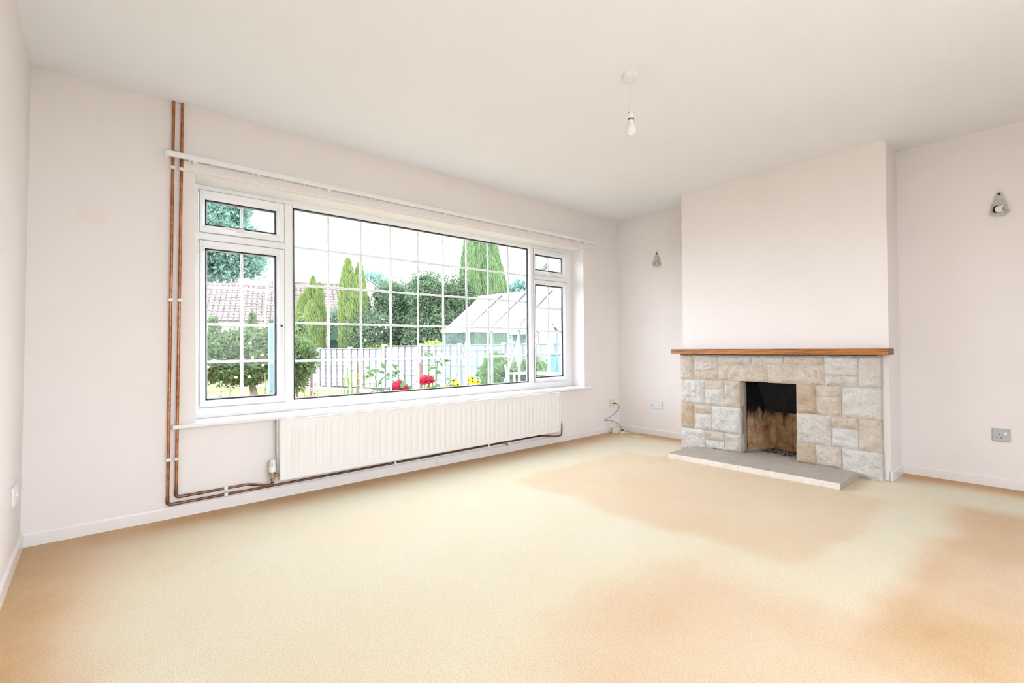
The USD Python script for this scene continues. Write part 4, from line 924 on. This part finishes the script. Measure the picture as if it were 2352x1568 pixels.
# ---- greenhouse
G0, GT, GW, GE, GR = np.array([5.288, 4.349]), .142, 1.936, 1.287 - GZ, 1.982 - GZ
gu, gn = np.array([math.sin(GT), -math.cos(GT)]), np.array([math.cos(GT), math.sin(GT)])
GLN, NB = 2.45, 4
gh = thing('greenhouse', 'aluminium greenhouse with sloping glass roof at the right of the garden', 'greenhouse', (G0[0], G0[1], GZ))
def gp(s, t, z): return np.array([*(gu * s + gn * t), z])
def bar(m, a, b_, w_=.030, h=.034):
    a, b_ = np.asarray(a, float), np.asarray(b_, float); d = b_ - a; d /= np.linalg.norm(d)
    x = np.cross(d, (0, 0, 1.0)) if abs(d[2]) < .95 else np.array([*gn, 0.]); x /= np.linalg.norm(x); y = np.cross(d, x)
    v = [p + x * i * w_ / 2 + y * j * h / 2 for p in (a, b_) for i, j in ((-1, -1), (1, -1), (1, 1), (-1, 1))]
    return m.add(v, [(0, 1, 2, 3), (4, 7, 6, 5), (0, 4, 5, 1), (1, 5, 6, 2), (2, 6, 7, 3), (3, 7, 4, 0)])
obj('base', MB().hull([gp(s, t, z) for s in (-.03, GLN + .03) for t in (-.03, .05) for z in (0, .12)]).hull([gp(s, t, z) for s in (-.03, GLN + .03) for t in (GW - .05, GW + .03) for z in (0, .12)]).hull([gp(s, t, z) for s in (-.03, .05) for t in (0, GW) for z in (0, .12)]).hull([gp(s, t, z) for s in (GLN - .05, GLN + .03) for t in (0, GW) for z in (0, .12)]), MCONC, gh)
for k in range(NB + 1):
    s_ = GLN * k / NB
    for t0 in (0, GW):
        obj('upright', bar(MB(), gp(s_, t0, .10), gp(s_, t0, GE)), MALUM, gh)
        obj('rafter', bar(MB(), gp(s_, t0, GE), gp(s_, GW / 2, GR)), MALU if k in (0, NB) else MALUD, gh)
    if k < NB:
        s1_ = GLN * (k + 1) / NB
        for t0, sg in ((0, -1), (GW, 1)):
            obj('glass_pane', MB().add([gp(s_ + .012, t0 + sg * .01, .13), gp(s1_ - .012, t0 + sg * .01, .13), gp(s1_ - .012, t0 + sg * .01, GE - .03), gp(s_ + .012, t0 + sg * .01, GE - .03)], [(0, 1, 2, 3)]), MGHG, gh)
            n2 = np.array([*(gn * sg * (GR - GE)), GW / 2]); n2 /= np.linalg.norm(n2)
            obj('glass_pane', MB().add([gp(a, tt_, z) + n2 * .002 for a, tt_, z in ((s_ + .012, t0, GE + .02), (s1_ - .012, t0, GE + .02), (s1_ - .012, GW / 2 + sg * .02, GR - .02), (s_ + .012, GW / 2 + sg * .02, GR - .02))], [(0, 1, 2, 3)]), MGHR, gh)
for t0, sg in ((0, -1), (GW, 1)):
    obj('gutter', MB().hull([gp(a, t0 + sg * b_, GE + z) for a in (-.04, GLN + .04) for b_ in (-.02, .06) for z in (-.05, .012)]), MALU, gh)
obj('ridge_bar', bar(MB(), gp(-.03, GW / 2, GR + .01), gp(GLN + .03, GW / 2, GR + .01), .06, .05), MALU, gh)
for s_ in (0, GLN):
    obj('gable_bar', bar(bar(bar(MB(), gp(s_, GW * .33, .1), gp(s_, GW * .33, GE + (GR - GE) * .66)), gp(s_, GW * .67, .1), gp(s_, GW * .67, GE + (GR - GE) * .66)), gp(s_, 0, GE), gp(s_, GW, GE)), MALU, gh)
    for k in range(3):
        a, b_ = GW * k / 3, GW * (k + 1) / 3
        f_ = lambda t0: GE + (GR - GE) * (1 - abs(t0 - GW / 2) / (GW / 2)) - .03
        obj('glass_pane', MB().add([gp(s_, t0, z) for t0, z in ((a + .015, .13), (b_ - .015, .13), (b_ - .015, max(f_(b_ - .015), .2)), (a + .015, max(f_(a + .015), .2)))], [(0, 1, 2, 3)]), MGHG, gh)
for a, b_ in ((.05, .62), (1.30, 1.85)):
    obj('brace', bar(MB(), gp(b_, .015, GE - .10), gp(a + .0, .015, .2), .024, .024), MALU, gh)
obj('brace', bar(MB(), gp(1.26, .3, .95), gp(1.42, .3, .12), .024, .024), MALU, gh)
st = thing('staging_bench', 'terracotta coloured shelf inside the greenhouse', 'shelf', (G0[0], G0[1], GZ))
obj('shelf_board', MB().hull([gp(a, t0, z) for a in (1.28, 2.36) for t0 in (.40, .95) for z in (.78, .81)]), MTERRA, st)
for a in (1.34, 2.30):
    for t0 in (.46, .89): obj('leg', bar(MB(), gp(a, t0, 0), gp(a, t0, .78), .03, .03), MALU, st)
rng = np.random.default_rng(77)
for k, (s_, t0, h) in enumerate(((.62, .75, 1.15), (.98, .62, 1.0), (1.22, 1.1, 1.05))):
    q = gp(s_, t0, 0) + np.array([G0[0], G0[1], GZ])
    tree('tomato_plant', ['leafy tomato plant in the greenhouse, leftmost of the three', 'leafy tomato plant in the greenhouse, middle of the three', 'leafy tomato plant in the greenhouse, rightmost of the three'][k], 'plant', q, [((0, 0, h * .60), (.36, .32, h * .42))], 900, .09, LF_TOM, .012, 80 + k)
q = at(44.05, 10.6)
brl = thing('blue_barrel', 'blue plastic water barrel behind the greenhouse, seen through the right casement', 'barrel', q)
obj('drum', MB().lathe([(.0, 0), (.16, 0), (.175, .03), (.185, .3), (.185, .75), (.175, 1.04), (.16, 1.07), (0, 1.07)], 24), MBLUEB, brl, smooth=40)
obj('hoop', MB().lathe([(.186, .32), (.192, .335), (.192, .345), (.186, .36)], 24).lathe([(.186, .68), (.192, .695), (.192, .705), (.186, .72)], 24), MBLUEB, brl, smooth=40)
obj('lid', MB().lathe([(.165, 1.065), (.175, 1.07), (.175, 1.095), (0, 1.10)], 24), MGREEN, brl, smooth=40)

# ---- flowers under the window
MPETR = leafmat('crimson_petals', (.55, .03, .07), (.80, .10, .17), .3)
MPETY = leafmat('yellow_petals', (.85, .58, .02), (.95, .74, .06), .3)
MPETP = leafmat('pink_petals', (.75, .35, .36), (.88, .55, .52), .3)
MCONE = plain('flower_cone', (.05, .03, .02), rough=.9)
def leaf_mesh(L_, W_, rng, curl=.25):
    """Pointed leaf, 4 x 2 quads, folded on its midrib."""
    u = np.linspace(0, 1, 5); w_ = np.sin(np.pi * u ** .8) ** .9 * W_ / 2
    V = []
    for k in range(5):
        for s_ in (-1, 0, 1): V.append((u[k] * L_, s_ * w_[k], abs(s_) * w_[k] * .35 - curl * L_ * u[k] ** 2))
    f = [(k * 3 + j, (k + 1) * 3 + j, (k + 1) * 3 + j + 1, k * 3 + j + 1) for k in range(4) for j in range(2)]
    return np.array(V), np.array(f)
def rotm(d, roll):
    d = np.asarray(d, float) / np.linalg.norm(d); s = np.cross((0, 0, 1.0), d); s = s / np.linalg.norm(s) if np.linalg.norm(s) > 1e-6 else np.array([1.0, 0, 0]); u = np.cross(d, s)
    s, u = math.cos(roll) * s + math.sin(roll) * u, -math.sin(roll) * s + math.cos(roll) * u
    return np.stack([d, s, u], 1)
def put_leaf(parent, at_, d, L_, W_, mat, rng, curl=.25):
    V, f = leaf_mesh(L_, W_, rng, curl)
    obj('leaf', MB().add(V @ rotm(d, rng.normal() * .5).T + np.asarray(at_), f), mat, parent, smooth=True)
def petal(L_, W_, cup):
    u = np.linspace(0, 1, 5); V = []
    for k in range(5):
        for s_ in np.linspace(-1, 1, 5):
            w_ = W_ / 2 * math.sin(math.pi * (.12 + .76 * u[k])) ** .7
            a = cup * u[k]; V.append((L_ * (u[k] - .28 * a * u[k]), s_ * w_, L_ * a * u[k] * .8 + abs(s_) ** 2 * W_ * .22))
    f = [(k * 5 + j, (k + 1) * 5 + j, (k + 1) * 5 + j + 1, k * 5 + j + 1) for k in range(4) for j in range(4)]
    return np.array(V), np.array(f)
def rose_head(parent, at_, r, rng):
    m = MB()
    for ring_, (cnt, cup, ln) in enumerate(((5, 2.6, .45), (6, 1.9, .62), (7, 1.25, .82), (8, .75, 1.0), (8, .3, 1.05))):
        for k in range(cnt):
            V, f = petal(r * ln, r * .9 * (.7 + .12 * ring_), cup * .55 + .15)
            a = 2 * math.pi * (k + rng.uniform(-.2, .2) + .4 * ring_) / cnt
            R = np.array([[math.cos(a), -math.sin(a), 0], [math.sin(a), math.cos(a), 0], [0, 0, 1]])
            m.add(V @ R.T + np.array([0, 0, -.14 * r * ring_]) + np.asarray(at_), f)
    m.add(*core(at_ + np.array([0, 0, .1 * r]) if isinstance(at_, np.ndarray) else (at_[0], at_[1], at_[2] + .1 * r), (r * .72, r * .72, r * .62), 3, .95, .18, 3.))
    obj('flower_head', m, MPETR, parent, smooth=True)
def rose_bush(label, heads, base, leaf_area, nl, seed):
    rng = np.random.default_rng(seed)
    t_ = thing('rose_bush', label, 'rose bush', base)
    for (x, y, z, r) in heads:
        obj('stem', MB().tube(spline([(rng.normal() * .05, rng.normal() * .04, 0), (x * .4, y * .4, z * .55), (x, y, z)], 5), .006, 7), MSTEM, t_, smooth=60)
        rose_head(t_, (x, y, z), r, rng)
    for k, (cx, cz, rx, rz, n) in enumerate(leaf_area):
        obj('stem', MB().tube(spline([(cx * .2, 0, 0), (cx * .7, 0, cz * .6), (cx, 0, cz)], 5), .005, 7), MSTEM, t_, smooth=60)
        for _ in range(n):
            p_ = np.array([cx + rng.normal() * rx, rng.normal() * .09, cz + rng.normal() * rz])
            d = np.array([rng.normal(), rng.normal() * .6, rng.normal() * .5 + .1]); put_leaf(t_, p_, d, rng.uniform(.06, .10), rng.uniform(.038, .056), LF_ROSE, rng)
    return t_
def loc(px_az, d, slope, base): return tuple(at(px_az, d, CAM[2] + slope * d) - np.asarray(base))
bs = at(62.6, 4.78)
rose_bush('rose bush with the large crimson bloom low in the big pane', [(*loc(62.33, 4.75, -.079, bs), .098)], bs, [(-.17, .83, .10, .07, 26), (-.06, 1.02, .07, .05, 12), (-.22, 1.0, .08, .04, 9), (-.02, .78, .05, .05, 8), (.10, .95, .05, .06, 7)], 50, 5)
bs = at(59.1, 4.95)
rose_bush('rose bush with two smaller crimson blooms left of the yellow daisies', [(*loc(59.45, 4.9, -.066, bs), .080), (*loc(58.85, 4.92, -.066, bs), .058)], bs, [(.07, .98, .05, .07, 9), (.12, 1.12, .06, .06, 9), (.02, 1.16, .06, .03, 5), (.05, .80, .10, .05, 12), (.17, .86, .05, .06, 6)], 40, 6)
def daisy(parent, at_, r, nrm, rng, mat):
    R = rotm(nrm, 0); R = np.stack([R[:, 1], R[:, 2], R[:, 0]], 1)
    f_ = UsdGeom.Xform.Define(stage, numbered(path_of(parent), 'flower')).GetPrim()
    m = MB()
    for k in range(12):
        V, f = petal(r, r * .34, -.18); a = 2 * math.pi * k / 12
        Q = np.array([[math.cos(a), -math.sin(a), 0], [math.sin(a), math.cos(a), 0], [0, 0, 1]])
        m.add((V @ Q.T) @ R.T + np.asarray(at_), f)
    obj('petals', m, mat, f_, smooth=True)
    obj('cone', MB().lathe([(r * .27, 0), (r * .25, r * .2), (r * .12, r * .33), (0, r * .35)], 12, at_, R[:, 2]), MCONE, f_, smooth=50)
def daisies(label, base, fl__, seed, mat=MPETY, lm=LF_ROSE, nleaf=14, r=.04):
    rng = np.random.default_rng(seed)
    t_ = thing('daisy_plant', label, 'flower plant', base)
    for q in fl__:
        q = np.array(q); to = CAM - (np.asarray(base) + q); to /= np.linalg.norm(to)
        obj('stem', MB().tube(spline([(q[0] * .4, q[1] * .4, 0), (q[0] * .8, q[1] * .8, q[2] * .5), q - np.array([0, 0, .004])], 5), .0035, 6), MSTEM, t_, smooth=60)
        daisy(t_, q, r * rng.uniform(.85, 1.15), to * .55 + np.array([rng.normal() * .3, rng.normal() * .2, .75]), rng, mat)
    for _ in range(nleaf):
        k = rng.integers(len(fl__)); q = np.array(fl__[k]) * rng.uniform(.45, .92)
        put_leaf(t_, q, (rng.normal(), rng.normal() * .5, .3), rng.uniform(.06, .11), rng.uniform(.02, .03), lm, rng)
def L3(b_, *l): return [loc(a, d, s_, b_) for a, d, s_ in l]
bs = at(55.9, 5.25)
daisies('cluster of yellow dark-eyed daisies near the middle of the sill', bs, L3(bs, (56.05, 5.2, -.068), (55.55, 5.25, -.0765), (56.85, 5.2, -.079), (56.6, 5.25, -.080), (59.0, 5.1, -.0795), (55.9, 5.3, -.079)), 7)
bs = at(53.8, 5.45)
daisies('cluster of yellow dark-eyed daisies in front of the tomato plants', bs, L3(bs, (53.85, 5.4, -.064), (53.8, 5.35, -.0715), (54.25, 5.45, -.0685), (53.15, 5.4, -.0715), (53.5, 5.5, -.074)), 9)
def slender(label, base, h, n, spread, lm, seed, fl__=0, mat=None, leaf=(.05, .09)):
    rng = np.random.default_rng(seed)
    t_ = thing('slender_plant', label, 'plant', base)
    for k in range(n):
        x, y, hh = rng.normal() * spread, rng.normal() * .06, h * rng.uniform(.75, 1.05)
        obj('stem', MB().tube(spline([(x * .5, y, 0), (x * .8, y, hh * .5), (x, y, hh)], 5), .0035, 6), MSTEM, t_, smooth=60)
        for j in range(9):
            u = rng.uniform(.45, 1.0); put_leaf(t_, (x * (.5 + .5 * u), y, hh * u), (rng.normal(), rng.normal(), .5), rng.uniform(*leaf), rng.uniform(.014, .024), lm, rng)
        if k < fl__: daisy(t_, (x, y, hh + .005), .022, (-.3, -.6, .7), rng, mat)
slender('slender plant with small pink flowers by the left of the big pane', at(71.6, 4.7), .95, 5, .085, LF_LIME, 11, 4, MPETP)
slender('slender lime green stems right of the pink flowers', at(70.3, 4.7), .98, 3, .03, LF_LIME, 12)
slender('low lime green stems left of the pale leafy plant', at(68.9, 4.7), 1.0, 3, .05, LF_LIME, 13)
slender('yellow-green leafy plant with broad pale leaves left of the large rose', at(67.2, 4.75), 1.08, 6, .10, LF_LIME, 14, leaf=(.07, .11))
slender('dark green sprigs low in the left casement', at(79.4, 4.7), 1.08, 4, .06, LF_ROSE, 15)
slender('sparse green sprigs beside the pale blue post', at(76.3, 4.7), 1.06, 3, .03, LF_ROSE, 16)
slender('short lime stems between the pale plant and the large rose', at(65.6, 4.75), 1.0, 3, .05, LF_LIME, 17)
